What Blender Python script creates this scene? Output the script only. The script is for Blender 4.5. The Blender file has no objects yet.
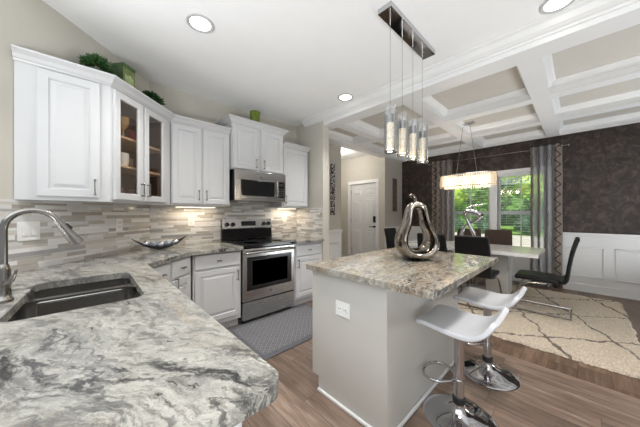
import bpy, bmesh, math, random
from mathutils import Vector, Matrix
random.seed(7)
SC = bpy.context.scene
COL = SC.collection
PI = math.pi
def rad(a): return math.radians(a)

# ------------------------------------------------------------------ camera, world, exposure
cam_d = bpy.data.cameras.new('camera'); cam = bpy.data.objects.new('camera', cam_d); COL.objects.link(cam)
cam.location = (0, 0, 1.286); cam.rotation_euler = (rad(90), 0, rad(46.41 - 90))
cam_d.sensor_width = 36; cam_d.lens = 246.03 / 640 * 36; cam_d.clip_start = 0.02; cam_d.clip_end = 200
SC.camera = cam
W = bpy.data.worlds.new('world'); SC.world = W; W.use_nodes = True
W.node_tree.nodes['Background'].inputs['Color'].default_value = (0.88, 0.95, 1.0, 1)
W.node_tree.nodes['Background'].inputs['Strength'].default_value = 0.45
SC.view_settings.view_transform = 'Standard'; SC.view_settings.look = 'None'
SC.view_settings.exposure = 0.0; SC.view_settings.gamma = 1.0
SC.view_settings.use_curve_mapping = False
SUN_E = 7.0
CAN_W = 88
UNDER_W = 1.3
PEND_W = 2.0
CHAND_W = 3.2
HALL_W = 20

def lamp(name, kind, loc, energy, color=(1, 1, 1), rot=(0, 0, 0), **kw):
    d = bpy.data.lights.new(name, kind); d.energy = energy; d.color = color
    for k, v in kw.items(): setattr(d, k, v)
    o = bpy.data.objects.new(name, d); COL.objects.link(o); o.location = loc; o.rotation_euler = rot
    return o
lamp('sun', 'SUN', (0, 0, 8), SUN_E, (1, 0.95, 0.85), (rad(48), 0, rad(-62)), angle=rad(1))
# added bounce lights, unseen behind and beside the camera, aimed at the ceiling
lamp('bounce_lamp', 'AREA', (-3.5, 1.9, .04), 330, (.88, .95, 1), (0, rad(180 - 14), 0), shape='RECTANGLE', size=3.4, size_y=2.4)
lamp('bounce_lamp', 'AREA', (-1.5, -1.3, .05), 190, (.90, .96, 1), (PI, 0, 0), shape='RECTANGLE', size=1.8, size_y=1.4)
lamp('dining_fill_light', 'AREA', (4.2, -1.7, .25), 62, (.90, .96, 1), Vector((-.22, .30, .90)).to_track_quat('-Z', 'Y').to_euler(), shape='RECTANGLE', size=2.0, size_y=.8)  # added fill standing in for daylight; no window is known on this side

# ------------------------------------------------------------------ node helpers
class G:
    def __init__(s, name):
        s.m = bpy.data.materials.new(name); s.m.use_nodes = True
        s.t = s.m.node_tree; s.b = s.t.nodes['Principled BSDF']
    def set(s, node, key, v):
        i = node.inputs[key]
        if isinstance(v, bpy.types.NodeSocket): s.t.links.new(v, i)
        else:
            if isinstance(v, (tuple, list)) and len(v) == 3 and i.type == 'RGBA': v = (*v, 1)
            i.default_value = v
    def n(s, typ, ins=None, **props):
        nd = s.t.nodes.new('ShaderNode' + typ)
        for k, v in props.items(): setattr(nd, k, v)
        for k, v in (ins or {}).items(): s.set(nd, k, v)
        return nd
    def math(s, op, a, b=None, c=None):
        nd = s.n('Math', operation=op); s.set(nd, 0, a)
        if b is not None: s.set(nd, 1, b)
        if c is not None: s.set(nd, 2, c)
        return nd.outputs[0]
    def obj(s): return s.n('TexCoord').outputs['Object']
    def gen(s): return s.n('NewGeometry').outputs['Position']
    def xyz(s, v):
        nd = s.n('SeparateXYZ', {0: v}); return nd.outputs
    def comb(s, x, y, z): return s.n('CombineXYZ', {0: x, 1: y, 2: z}).outputs[0]
    def mapping(s, v, scale=(1, 1, 1), rot=(0, 0, 0), loc=(0, 0, 0)):
        return s.n('Mapping', {'Vector': v, 'Scale': scale, 'Rotation': rot, 'Location': loc}).outputs[0]
    def noise(s, v, scale, detail=4, rough=.5, dist=0):
        return s.n('TexNoise', {'Vector': v, 'Scale': scale, 'Detail': detail, 'Roughness': rough, 'Distortion': dist})
    def ramp(s, f, stops, interp='LINEAR'):
        nd = s.n('ValToRGB', {0: f}); cr = nd.color_ramp; cr.interpolation = interp
        while len(cr.elements) < len(stops): cr.elements.new(0.5)
        for e, (p, c) in zip(cr.elements, stops):
            e.position = p; e.color = (c, c, c, 1) if not isinstance(c, (tuple, list)) else (*c, 1)
        return nd.outputs[0]
    def mix(s, f, a, b, mode='MIX'):
        nd = s.n('Mix', data_type='RGBA', blend_type=mode)
        s.set(nd, 0, f); s.set(nd, 6, a); s.set(nd, 7, b); return nd.outputs[2]
    def bump(s, h, strength=.2, dist=.01):
        s.set(s.b, 'Normal', s.n('Bump', {'Height': h, 'Strength': strength, 'Distance': dist}).outputs[0])
    def p(s, **kw):
        for k, v in kw.items(): s.set(s.b, k.replace('_', ' '), v)
        return s

def simple(name, col, rough=.5, metal=0, var=.04, scale=6, **kw):
    g = G(name); nz = g.noise(g.obj(), scale, 3)
    hi = tuple(min(1, c * (1 + var)) for c in col); lo = tuple(c * (1 - var) for c in col)
    g.p(Base_Color=g.ramp(nz.outputs[0], [(.3, lo), (.7, hi)]), Roughness=rough, Metallic=metal)
    for k, v in kw.items(): g.set(g.b, k.replace('_', ' '), v)
    return g.m

M = {}
M['wall'] = simple('wall_paint', (.57, .545, .485), .85, var=.02)
M['ceiling'] = simple('ceiling_paint', (.90, .90, .90), .9, var=.01)
M['coffer'] = simple('coffer_panel_paint', (.60, .57, .52), .9, var=.02)
M['trim'] = simple('white_trim_paint', (.84, .84, .84), .4, var=.01)
M['cab'] = simple('white_cabinet_lacquer', (.62, .625, .635), .32, var=.01)
M['island'] = simple('island_panel_paint', (.55, .535, .50), .45, var=.01)
M['plastic'] = simple('white_plastic', (.82, .82, .80), .3, var=.01)
M['black'] = simple('black_enamel', (.012, .012, .013), .15, var=.1)
M['blackm'] = simple('black_matt', (.02, .02, .02), .6, var=.1)
M['chrome'] = simple('chrome', (.56, .56, .58), .07, 1, var=.01)
M['darkchrome'] = simple('dark_chrome', (.34, .32, .30), .12, 1, var=.02)
M['nickel'] = simple('brushed_nickel', (.30, .285, .27), .22, 1, var=.02)
M['darknickel'] = simple('dark_nickel', (.22, .21, .21), .28, 1, var=.05)
M['leather'] = simple('black_leather', (.007, .0068, .0075), .42, var=.2, scale=40, Specular_IOR_Level=.3)
M['brownleather'] = simple('brown_leather', (.05, .028, .02), .5, var=.2, scale=40, Specular_IOR_Level=.3)
M['tabletop'] = simple('white_gloss_lacquer', (.88, .87, .86), .08, var=.01)
M['tablebase'] = simple('grey_lacquer', (.55, .53, .50), .3, var=.02)
M['seat'] = simple('white_seat_leather', (.62, .63, .66), .3, var=.01)
M['interior'] = simple('cabinet_interior_wood', (.20, .115, .07), .5, var=.15, scale=9)
M['shelf'] = simple('shelf_pine', (.62, .44, .27), .5, var=.1, scale=9)
M['soil'] = simple('soil', (.03, .02, .015), .9)
M['greenpot'] = simple('green_glaze', (.13, .19, .012), .12, var=.25, scale=14)
M['tin_light'] = simple('tin_olive_green', (.15, .19, .06), .4, var=.35, scale=22)
M['tin_dark'] = simple('tin_dark_green', (.05, .10, .035), .4, var=.35, scale=22)
M['tin_mid'] = simple('tin_mid_green', (.36, .44, .20), .4, var=.5, scale=45)
M['can_ring'] = simple('can_ring_grey', (.50, .50, .51), .4)
M['blind'] = simple('blind_white', (.80, .81, .83), .5, var=.01)
M['rail'] = simple('sash_white', (.70, .71, .72), .4, var=.01)
M['iron'] = simple('dark_iron', (.025, .022, .02), .5, .3)
M['door'] = simple('white_door_paint', (.76, .76, .765), .45, var=.01)
M['bronzewood'] = simple('carved_brown', (.17, .12, .10), .55, var=.5, scale=30)
M['ball1'] = simple('silver_ball', (.62, .64, .68), .22, .7, var=.45, scale=45)
M['ball2'] = simple('grey_mosaic_ball', (.33, .36, .42), .25, .5, var=.6, scale=60)
M['red'] = simple('red_ceramic', (.25, .02, .03), .3)
M['whitecer'] = simple('white_ceramic', (.75, .74, .72), .25)
M['amber'] = simple('amber_glass', (.50, .32, .14), .2)
M['pinkcer'] = simple('plum_ceramic', (.14, .06, .07), .3)
M['trunk'] = simple('bark', (.10, .07, .05), .9, var=.4)
M['lawn'] = simple('lawn', (.22, .42, .07), .95, var=.4, scale=3)
M['road'] = simple('road_concrete', (.62, .60, .57), .95, var=.06)

def leafmat(name, a, b, rough=.6):
    g = G(name); nz = g.noise(g.gen(), 2.2 if 'tree' in name else 60, 4, .6)
    g.p(Base_Color=g.ramp(nz.outputs[0], [(.35, a), (.65, b)]), Roughness=rough)
    return g.m
M['leaf'] = leafmat('houseplant_leaf', (.012, .05, .012), (.05, .14, .03), .5)
M['treeleaf1'] = leafmat('tree_leaf_light', (.20, .42, .04), (.50, .62, .10))
M['treeleaf2'] = leafmat('tree_leaf_mid', (.08, .22, .04), (.22, .42, .08))
M['hedge'] = leafmat('tree_hedge_leaf', (.03, .09, .05), (.09, .18, .10))

def steel():
    g = G('stainless_steel'); v = g.mapping(g.obj(), (1, 1, 60))
    nz = g.noise(v, 4, 4)
    g.p(Base_Color=(.50, .49, .48), Metallic=1, Roughness=g.ramp(nz.outputs[0], [(.3, .22), (.7, .28)]))
    return g.m
M['steel'] = steel()
M['sinksteel'] = simple('sink_steel', (.36, .35, .34), .19, 1, var=.03, scale=3)

def glass(name, tint=(1, 1, 1), a=.12, rough=.02, fk=.6):
    g = G(name); t = g.n('BsdfTransparent', {'Color': tint}); gl = g.n('BsdfGlossy', {'Color': (1, 1, 1), 'Roughness': rough})
    fr = g.n('LayerWeight', {'Blend': .35}); f = g.math('ADD', g.math('MULTIPLY', fr.outputs['Fresnel'], fk), a * .4)
    mx = g.n('MixShader', {0: f, 1: t.outputs[0], 2: gl.outputs[0]})
    g.t.links.new(mx.outputs[0], g.t.nodes['Material Output'].inputs[0]); return g.m
M['glass'] = glass('clear_glass', (.97, .98, .97), .1)
M['cabglass'] = glass('cabinet_door_glass', (.93, .91, .89), .03, .02, .10)
M['tubeglass'] = glass('pendant_glass', (.95, .96, .96), .12)

def emit(name, col, s):
    g = G(name); nz = g.noise(g.obj(), 3, 1)
    g.p(Base_Color=(.8, .8, .8), Emission_Color=g.ramp(nz.outputs[0], [(0, col), (1, tuple(min(1, c * 1.03) for c in col))]), Emission_Strength=s)
    return g.m
M['lamp_on'] = emit('lit_lamp_lens', (1, .93, .82), 5)
M['led'] = emit('led_strip', (1, .85, .62), 6)
def crystal_lit():
    g = G('lit_bubble_crystal')
    vo = g.n('TexVoronoi', {'Vector': g.mapping(g.obj(), (1, 1, .6)), 'Scale': 70.0})
    f = g.ramp(vo.outputs['Distance'], [(.10, .10), (.50, 1)])
    nz = g.noise(g.obj(), 30, 3)
    g.p(Base_Color=(.40, .34, .27), Roughness=.2, Emission_Color=g.mix(g.ramp(nz.outputs[0], [(.35, 0), (.65, 1)]), (1, .72, .40), (1, .93, .75)), Emission_Strength=g.math('MULTIPLY', f, .42))
    return g.m
M['crystal'] = crystal_lit()
def strands():
    g = G('crystal_strands')
    x = g.xyz(g.obj())
    nz = g.noise(g.mapping(g.obj(), (40, 40, 60)), 3, 2)
    tr = g.n('BsdfTranslucent', {'Color': (.97, .92, .84)}); gl = g.n('BsdfGlossy', {'Color': (1, .95, .88), 'Roughness': .15})
    tp = g.n('BsdfTransparent', {'Color': (1, .97, .93)}); df = g.n('BsdfDiffuse', {'Color': (.85, .78, .70)})
    m1 = g.n('MixShader', {0: .35, 1: tr.outputs[0], 2: df.outputs[0]})
    m2 = g.n('MixShader', {0: .15, 1: m1.outputs[0], 2: gl.outputs[0]})
    m3 = g.n('MixShader', {0: g.ramp(nz.outputs[0], [(.45, 0), (.7, .35)]), 1: m2.outputs[0], 2: tp.outputs[0]})
    g.t.links.new(m3.outputs[0], g.t.nodes['Material Output'].inputs[0]); return g.m
M['strand'] = strands()

def granite(name, rotz, tan=.35, seed=0.0, dark=1.0):
    g = G(name); P = g.mapping(g.gen(), (1, 1, 1), (0, 0, rotz), (seed, seed * .7, 0))
    def warp(V, sc, amt, det=3):
        w = g.noise(P, sc, det, .55)
        o = g.n('VectorMath', {0: w.outputs['Color'], 1: (.5, .5, .5)}, operation='SUBTRACT').outputs[0]
        o = g.n('VectorMath', {0: o, 3: amt}, operation='SCALE').outputs[0]
        return g.n('VectorMath', {0: V, 1: o}, operation='ADD').outputs[0]
    Q = warp(warp(warp(P, 1.6, .24), 7, .075), 30, .030)
    S = g.mapping(Q, (1.6, .48, 1))                       # stretched along the vein direction
    def nz(loc, sc, det=8, r=.65, V=None): return g.noise(g.mapping(S if V is None else V, loc=loc), sc, det, r).outputs[0]
    # cool grey clouds over a pale warm ground
    c = g.ramp(nz((0, 0, 0), 4.2, 10, .68), [(.30, (.15, .15, .15)), (.42, (.25, .245, .232)), (.50, (.335, .328, .295)), (.60, (.42, .41, .37)), (.75, (.33, .322, .295))])
    c = g.mix(g.ramp(nz((7, 2, 0), 7, 9, .7), [(.52, 0), (.66, .55)]), c, (.50, .49, .445))
    # tan drifts
    c = g.mix(g.ramp(nz((3.1, 1.7, 0), 3.2, 9, .7), [(.60 - tan * .28, 0), (.76 - tan * .28, .85)]), c, (.29, .22, .145))
    c = g.mix(g.ramp(nz((8, 4.4, 0), 9, 8, .7), [(.54, 0), (.66, .55)]), c, (.58, .56, .51))
    # fine mottling
    c = g.mix(g.ramp(nz((2, 2, 0), 26, 6, .7), [(.40, .62), (.52, 0)]), c, (.13, .125, .115))
    c = g.mix(g.ramp(nz((4, 1, 0), 48, 5, .7), [(.52, 0), (.64, .45)]), c, (.60, .575, .52))
    # dark flowing veins, broken up
    band = g.ramp(nz((5, 5, 0), 1.9, 4, .55), [(.42, 0), (.56, 1)])
    brk = g.ramp(nz((1, 6, 0), 22, 6, .7), [(.38, .0), (.52, 1)])
    for loc, sc, wd, st in (((1.2, 9.4, 0), 2.6, .030, 1), ((6.2, 3.4, 0), 6.0, .030, .8)):
        rd = g.math('ABSOLUTE', g.math('SUBTRACT', nz(loc, sc, 7, .6), .5))
        v = g.math('MULTIPLY', g.math('MULTIPLY', g.ramp(rd, [(0, 1), (wd * .45, .85), (wd, 0)]), band), brk)
        c = g.mix(g.math('MULTIPLY', v, .93 * dark * st), c, (.022, .022, .025))
    # brown-black flecks in clusters
    fl = g.ramp(nz((9, 9, 0), 34, 5, .7), [(.60, 0), (.66, 1)]); flb = g.ramp(nz((2.5, 8, 0), 5, 4, .6), [(.47, 0), (.58, 1)])
    c = g.mix(g.math('MULTIPLY', g.math('MULTIPLY', fl, flb), .88 * dark), c, (.035, .027, .022))
    fg = g.noise(P, 210, 3, .6).outputs[0]
    c = g.mix(g.ramp(fg, [(.30, .45), (.46, 0)]), c, (.10, .098, .09))
    g.p(Base_Color=c, Roughness=.12, Specular_IOR_Level=.45)
    return g.m
M['granite_y'] = granite('granite_sink_run', -.42, .18, 0.0)
M['granite_x'] = granite('granite_island', PI / 2 - .12, .72, 4.3, .95)
M['granite_edge'] = M['granite_y']

def tile(name):
    g = G(name); x, y, z = g.xyz(g.obj())
    PER = .118
    k = g.math('FLOOR', g.math('DIVIDE', z, PER)); fz = g.math('SUBTRACT', z, g.math('MULTIPLY', k, PER))
    cuts = (.017, .045, .060, .090)
    sub = 0; edge = None
    for cpos in cuts:
        gt = g.math('GREATER_THAN', fz, cpos); sub = gt if edge is None else g.math('ADD', sub, gt)
        d = g.math('ABSOLUTE', g.math('SUBTRACT', fz, cpos)); edge = d if edge is None else g.math('MINIMUM', edge, d)
    edge = g.math('MINIMUM', edge, fz)
    row = g.math('ADD', g.math('MULTIPLY', k, 5), sub)
    rn = g.n('TexWhiteNoise', {'W': row}, noise_dimensions='1D').outputs['Value']
    L = g.math('ADD', .11, g.math('MULTIPLY', rn, .20))
    u = g.math('ADD', g.math('DIVIDE', x, L), g.math('MULTIPLY', rn, 37.3))
    cell = g.math('FLOOR', u); fu = g.math('MULTIPLY', g.math('SUBTRACT', u, cell), L)
    fe = g.math('MINIMUM', fu, g.math('SUBTRACT', L, fu))
    wn = g.n('TexWhiteNoise', {'Vector': g.comb(cell, row, 0)}, noise_dimensions='2D')
    c = g.ramp(wn.outputs['Value'], [(0, (.66, .65, .645)), (.20, (.40, .36, .325)), (.32, (.54, .50, .455)), (.46, (.78, .775, .77)), (.62, (.37, .365, .365)), (.71, (.62, .59, .55)), (.82, (.45, .42, .385)), (.90, (.76, .755, .75))], 'CONSTANT')
    st = g.noise(g.mapping(g.obj(), (8, 8, 90)), 2, 4).outputs[0]
    c = g.mix(.25, c, g.ramp(st, [(.3, .25), (.7, .8)]), 'SOFT_LIGHT')
    grout = g.math('LESS_THAN', g.math('MINIMUM', edge, fe), .0012)
    c = g.mix(g.math('MULTIPLY', grout, .7), c, (.55, .53, .50))
    g.p(Base_Color=c, Roughness=g.ramp(wn.outputs['Color'], [(.4, .12), (.6, .4)]))
    return g.m
M['tile'] = tile('linear_mosaic_tile')

def planks(name, along_x, tone):
    g = G(name); x, y, z = g.xyz(g.gen())
    a, b = (x, y) if along_x else (y, x)
    PW, PL = .18, 1.25
    row = g.math('FLOOR', g.math('DIVIDE', b, PW)); fb = g.math('SUBTRACT', b, g.math('MULTIPLY', row, PW))
    rn = g.n('TexWhiteNoise', {'W': row}, noise_dimensions='1D').outputs['Value']
    u = g.math('ADD', g.math('DIVIDE', a, PL), g.math('MULTIPLY', rn, 9.7)); cell = g.math('FLOOR', u)
    fu = g.math('MULTIPLY', g.math('SUBTRACT', u, cell), PL)
    wn = g.n('TexWhiteNoise', {'Vector': g.comb(cell, row, 0)}, noise_dimensions='2D').outputs['Value']
    v = g.comb(g.math('ADD', g.math('MULTIPLY', a, 1.3), g.math('MULTIPLY', wn, 40)), g.math('MULTIPLY', b, 13), 0)
    n1 = g.noise(v, 2.3, 8, .62, .6).outputs[0]; n2 = g.noise(v, .9, 3, .5, .3).outputs[0]
    n3 = g.noise(g.comb(g.math('MULTIPLY', a, 4), g.math('MULTIPLY', b, 90), wn), 2, 3, .5).outputs[0]
    c = g.ramp(n1, [(.25, tone[0]), (.5, tone[1]), (.75, tone[2])])
    c = g.mix(g.ramp(n2, [(.40, .0), (.66, .6)]), c, tone[3])
    c = g.mix(g.ramp(n3, [(.35, .35), (.55, 0)]), c, tone[0])
    hv = g.n('HueSaturation', {'Value': g.math('ADD', .76, g.math('MULTIPLY', wn, .5)), 'Color': c}).outputs[0]
    gap = g.math('LESS_THAN', g.math('MINIMUM', fb, fu), .0028)
    c = g.mix(g.math('MULTIPLY', gap, .7), hv, (.03, .022, .018))
    g.p(Base_Color=c, Roughness=g.ramp(n1, [(.3, .28), (.7, .42)]))
    return g.m
M['floor_k'] = planks('wood_planks_kitchen', False, ((.105, .072, .054), (.262, .186, .142), (.44, .335, .275), (.165, .108, .079)))
M['floor_d'] = planks('wood_planks_dining', True, ((.09, .052, .034), (.21, .132, .088), (.34, .235, .17), (.135, .080, .054)))

def darkwall():
    g = G('dark_textured_wallpaper'); x, y, z = g.xyz(g.gen())
    P = g.gen(); a = g.noise(P, 9, 10, .75, .8).outputs[0]; b = g.noise(g.mapping(P, (1, 1, 1), (rad(40), 0, 0)), 2.2, 6, .6, 2).outputs[0]
    c = g.ramp(a, [(.34, (.013, .0085, .007)), (.5, (.043, .029, .024)), (.66, (.115, .083, .071))])
    fl = g.noise(g.mapping(P, (1, 9, 4), (rad(35), 0, 0)), 2.3, 5, .6, 1.5).outputs[0]
    c = g.mix(g.ramp(fl, [(.63, 0), (.72, .55)]), c, (.26, .22, .20))
    g.p(Base_Color=c, Roughness=g.ramp(b, [(.3, .35), (.7, .6)])); g.bump(a, .35, .006)
    return g.m
M['darkwall'] = darkwall()

def curtain_mat(name, bands, zig):
    """uv x = fraction across the panel; opaque woven bands alternate with sheer ones, zigzag embroidery"""
    g = G(name); uv = g.n('UVMap').outputs[0]; x, y, z = g.xyz(uv)
    op = None; line = None
    tri = g.math('MULTIPLY', g.math('ABSOLUTE', g.math('SUBTRACT', g.math('FRACT', g.math('DIVIDE', y, .17)), .5)), 2.0)
    for b0, b1 in bands:
        m_ = g.math('MULTIPLY', g.math('GREATER_THAN', x, b0), g.math('LESS_THAN', x, b1))
        op = m_ if op is None else g.math('MAXIMUM', op, m_)
        f = g.math('DIVIDE', g.math('SUBTRACT', x, b0), b1 - b0)
        wd = .075 if (b0, b1) == zig else .16
        l_ = g.math('MULTIPLY', m_, g.math('LESS_THAN', g.math('ABSOLUTE', g.math('SUBTRACT', f, g.math('ADD', .18, g.math('MULTIPLY', tri, .6)))), wd))
        if (b0, b1) != zig: l_ = g.math('MULTIPLY', l_, .45)
        line = l_ if line is None else g.math('MAXIMUM', line, l_)
    nz = g.noise(g.obj(), 120, 2).outputs[0]
    c = g.mix(g.math('MULTIPLY', line, .85), g.mix(nz, (.50, .43, .375), (.58, .505, .45)), (.035, .028, .026))
    cs_ = g.mix(op, (.80, .83, .88), c)
    df = g.n('BsdfDiffuse', {'Color': cs_}); tl = g.n('BsdfTranslucent', {'Color': cs_}); tp = g.n('BsdfTransparent', {'Color': (.97, .98, 1)})
    m1 = g.n('MixShader', {0: .5, 1: df.outputs[0], 2: tl.outputs[0]})
    m2 = g.n('MixShader', {0: g.math('ADD', .12, g.math('MULTIPLY', g.math('SUBTRACT', 1.0, op), .58)), 1: m1.outputs[0], 2: tp.outputs[0]})
    g.t.links.new(m2.outputs[0], g.t.nodes['Material Output'].inputs[0]); return g.m
M['curtain_right'] = curtain_mat('patterned_curtain_right', ((.0, .30), (.44, .53), (.68, .78), (.88, 1.01)), (.0, .30))
M['curtain_left'] = curtain_mat('patterned_curtain_left', ((-.01, .12), (.24, .36), (.46, .66), (.72, 1.01)), (.72, 1.01))


def rugmat():
    g = G('cream_shag_rug'); P = g.gen(); x, y, z = g.xyz(P)
    wob = g.noise(P, 5, 3).outputs[0]; w = g.math('MULTIPLY', g.math('SUBTRACT', wob, .5), .16)
    def fam(a, b, per, ph):
        s = g.math('ADD', g.math('ADD', g.math('MULTIPLY', x, a), g.math('MULTIPLY', y, b)), g.math('ADD', w, ph))
        f = g.math('FRACT', g.math('DIVIDE', s, per)); return g.math('ABSOLUTE', g.math('SUBTRACT', f, .5)), per
    lines = None
    for a, b, per, ph in ((.80, .60, .66, .10), (.42, -.91, .58, .22)):
        d, per = fam(a, b, per, ph); l = g.math('LESS_THAN', g.math('MULTIPLY', d, per), .013)
        lines = l if lines is None else g.math('MAXIMUM', lines, l)
    fuzz = g.noise(P, 70, 4, .7).outputs[0]
    base = g.ramp(fuzz, [(.3, (.56, .465, .36)), (.65, (.93, .82, .68))])
    patch = g.noise(P, 9, 3).outputs[0]
    c = g.mix(g.math('MULTIPLY', lines, g.ramp(g.math('ADD', g.math('MULTIPLY', fuzz, .5), g.math('MULTIPLY', patch, .5)), [(.36, .35), (.52, .95)])), base, (.20, .165, .135))
    g.p(Base_Color=c, Roughness=1.0, Specular_IOR_Level=.1); g.bump(fuzz, .9, .02); return g.m
M['rug'] = rugmat()
def matmat():
    g = G('grey_woven_runner'); P = g.obj(); x, y, z = g.xyz(P)
    def wave(v, per): return g.math('ABSOLUTE', g.math('SUBTRACT', g.math('FRACT', g.math('DIVIDE', v, per)), .5))
    a = wave(g.math('ADD', x, y), .062); b = wave(g.math('SUBTRACT', x, y), .062)
    f = g.math('MINIMUM', a, b); r = g.math('MAXIMUM', a, b)
    pat = g.math('MAXIMUM', g.math('LESS_THAN', f, .10), g.math('GREATER_THAN', g.math('MINIMUM', a, b), .36))
    nz = g.noise(P, 90, 3).outputs[0]
    inside = g.math('MULTIPLY', g.math('LESS_THAN', g.math('ABSOLUTE', x), .52), g.math('LESS_THAN', g.math('ABSOLUTE', y), .33))
    base = g.ramp(nz, [(.3, (.08, .08, .09)), (.7, (.17, .17, .185))])
    c = g.mix(g.math('MULTIPLY', g.math('MULTIPLY', pat, inside), .5), base, (.34, .34, .345))
    g.p(Base_Color=c, Roughness=.95); g.bump(nz, .4, .004); return g.m
M['runner'] = matmat()
def pearmat():
    g = G('bronze_silver_painted_reflections'); n1 = g.noise(g.obj(), 5, 4, .6, .5).outputs[0]  # mottled bronze, its colour darkened to stand in for dark reflections
    g.p(Base_Color=g.ramp(n1, [(.36, (.13, .105, .085)), (.62, (.52, .48, .44))]), Metallic=1, Roughness=.10); return g.m
M['pear'] = pearmat()
def scrollmat():
    g = G('pierced_black_scroll'); P = g.obj(); vo = g.n('TexVoronoi', {'Vector': P, 'Scale': 20.0}, feature='DISTANCE_TO_EDGE')
    f = g.math('LESS_THAN', vo.outputs[0], .16)
    g.p(Base_Color=g.mix(f, (.62, .60, .57), (.02, .018, .016)), Roughness=.5); return g.m
M['scroll'] = scrollmat()

# ------------------------------------------------------------------ mesh helpers
class MB:
    def __init__(s): s.bm = bmesh.new()
    def box(s, x0, x1, y0, y1, z0, z1, bev=0, seg=2):
        x0, x1 = sorted((x0, x1)); y0, y1 = sorted((y0, y1)); z0, z1 = sorted((z0, z1))
        v = [s.bm.verts.new(p) for p in ((x0, y0, z0), (x1, y0, z0), (x1, y1, z0), (x0, y1, z0), (x0, y0, z1), (x1, y0, z1), (x1, y1, z1), (x0, y1, z1))]
        fs = [s.bm.faces.new([v[i] for i in q]) for q in ((3, 2, 1, 0), (4, 5, 6, 7), (0, 1, 5, 4), (1, 2, 6, 5), (2, 3, 7, 6), (3, 0, 4, 7))]
        if bev:
            es = {e for f in fs for e in f.edges}
            bmesh.ops.bevel(s.bm, geom=list(es), offset=bev, segments=seg, affect='EDGES', profile=.5)
        return s
    def prism(s, pts, z0, z1, bev=0):
        a = [s.bm.verts.new((x, y, z0)) for x, y in pts]; b = [s.bm.verts.new((x, y, z1)) for x, y in pts]; n = len(pts)
        f0 = s.bm.faces.new(a[::-1]); f1 = s.bm.faces.new(b)
        for i in range(n): s.bm.faces.new((a[i], a[(i + 1) % n], b[(i + 1) % n], b[i]))
        if bev: bmesh.ops.bevel(s.bm, geom=list(f1.edges) + list(f0.edges), offset=bev, segments=2, affect='EDGES')
        return s
    def slab(s, outer, holes, z0, z1):
        """polygon with holes, extruded"""
        def ring(pts, z): return [s.bm.verts.new((x, y, z)) for x, y in pts]
        loops = [ring(outer, z1)] + [ring(h, z1) for h in holes]
        es = []
        for l in loops:
            for i in range(len(l)): es.append(s.bm.edges.new((l[i], l[(i + 1) % len(l)])))
        r = bmesh.ops.triangle_fill(s.bm, use_beauty=True, use_dissolve=False, edges=es, normal=(0, 0, 1))
        fs = [f for f in r['geom'] if isinstance(f, bmesh.types.BMFace)]
        low = {}
        for l in loops:
            for v in l: low[v] = s.bm.verts.new((v.co.x, v.co.y, z0))
        for f in fs: s.bm.faces.new([low[v] for v in reversed(f.verts)])
        for l in loops:
            for i in range(len(l)):
                a, b = l[i], l[(i + 1) % len(l)]
                s.bm.faces.new((a, b, low[b], low[a]))
        bmesh.ops.recalc_face_normals(s.bm, faces=s.bm.faces)
        return s
    def loopskin(s, rings, close=True, cap0=False, cap1=False):
        R = [[s.bm.verts.new(p) for p in r] for r in rings]; n = len(R[0])
        for i in range(len(R) - 1):
            for j in range(n if close else n - 1):
                k = (j + 1) % n
                s.bm.faces.new((R[i][j], R[i][k], R[i + 1][k], R[i + 1][j]))
        if cap0: s.bm.faces.new(R[0][::-1])
        if cap1: s.bm.faces.new(R[-1])
        return s
    def cyl(s, p0, p1, r0, r1=None, n=16):
        return s.tube([p0, p1], [r0, r0 if r1 is None else r1], n)
    def tube(s, pts, r, n=10, closed=False, sx=1.0):
        P = [Vector(p) for p in pts]; m = len(P)
        rr = r if isinstance(r, (list, tuple)) else [r] * m
        T = []
        for i in range(m):
            a = P[(i - 1) % m] if (closed or i) else P[i]; b = P[(i + 1) % m] if (closed or i < m - 1) else P[i]
            T.append((b - a).normalized())
        up = Vector((0, 0, 1)) if abs(T[0].z) < .9 else Vector((1, 0, 0))
        u = (up - T[0] * up.dot(T[0])).normalized(); rings = []
        for i in range(m):
            u = (u - T[i] * u.dot(T[i])).normalized(); w = T[i].cross(u)
            rings.append([tuple(P[i] + (u * math.cos(2 * PI * j / n) * sx + w * math.sin(2 * PI * j / n)) * rr[i]) for j in range(n)])
        if closed: rings.append(rings[0]); s.loopskin(rings); bmesh.ops.remove_doubles(s.bm, verts=s.bm.verts, dist=1e-6)
        else: s.loopskin(rings, True, True, True)
        bmesh.ops.recalc_face_normals(s.bm, faces=s.bm.faces)
        return s
    def lathe(s, prof, c=(0, 0, 0), n=32):
        rings = [[(c[0] + r * math.cos(2 * PI * j / n), c[1] + r * math.sin(2 * PI * j / n), c[2] + z) for j in range(n)] for r, z in prof]
        s.loopskin(rings, True, prof[0][0] > 0, prof[-1][0] > 0)
        bmesh.ops.remove_doubles(s.bm, verts=s.bm.verts, dist=1e-6)
        bmesh.ops.recalc_face_normals(s.bm, faces=s.bm.faces)
        return s
    def sweep(s, prof, path, closed=False):
        """prof: (out, z) pairs; path xy; out is to the right of travel"""
        n = len(path); rings = []
        for i, p in enumerate(path):
            p = Vector(p)
            d0 = (p - Vector(path[i - 1])).normalized() if (i or closed) else None
            d1 = (Vector(path[(i + 1) % n]) - p).normalized() if (i < n - 1 or closed) else None
            if d0 is None: d0 = d1
            if d1 is None: d1 = d0
            n0 = Vector((d0.y, -d0.x)); n1 = Vector((d1.y, -d1.x)); mt = (n0 + n1).normalized(); k = 1 / max(.3, mt.dot(n0))
            rings.append([(p.x + mt.x * k * o, p.y + mt.y * k * o, z) for o, z in prof])
        if closed: rings.append(rings[0])
        s.loopskin(rings, True, not closed, not closed)
        bmesh.ops.remove_doubles(s.bm, verts=s.bm.verts, dist=1e-6); bmesh.ops.recalc_face_normals(s.bm, faces=s.bm.faces)
        return s
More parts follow.
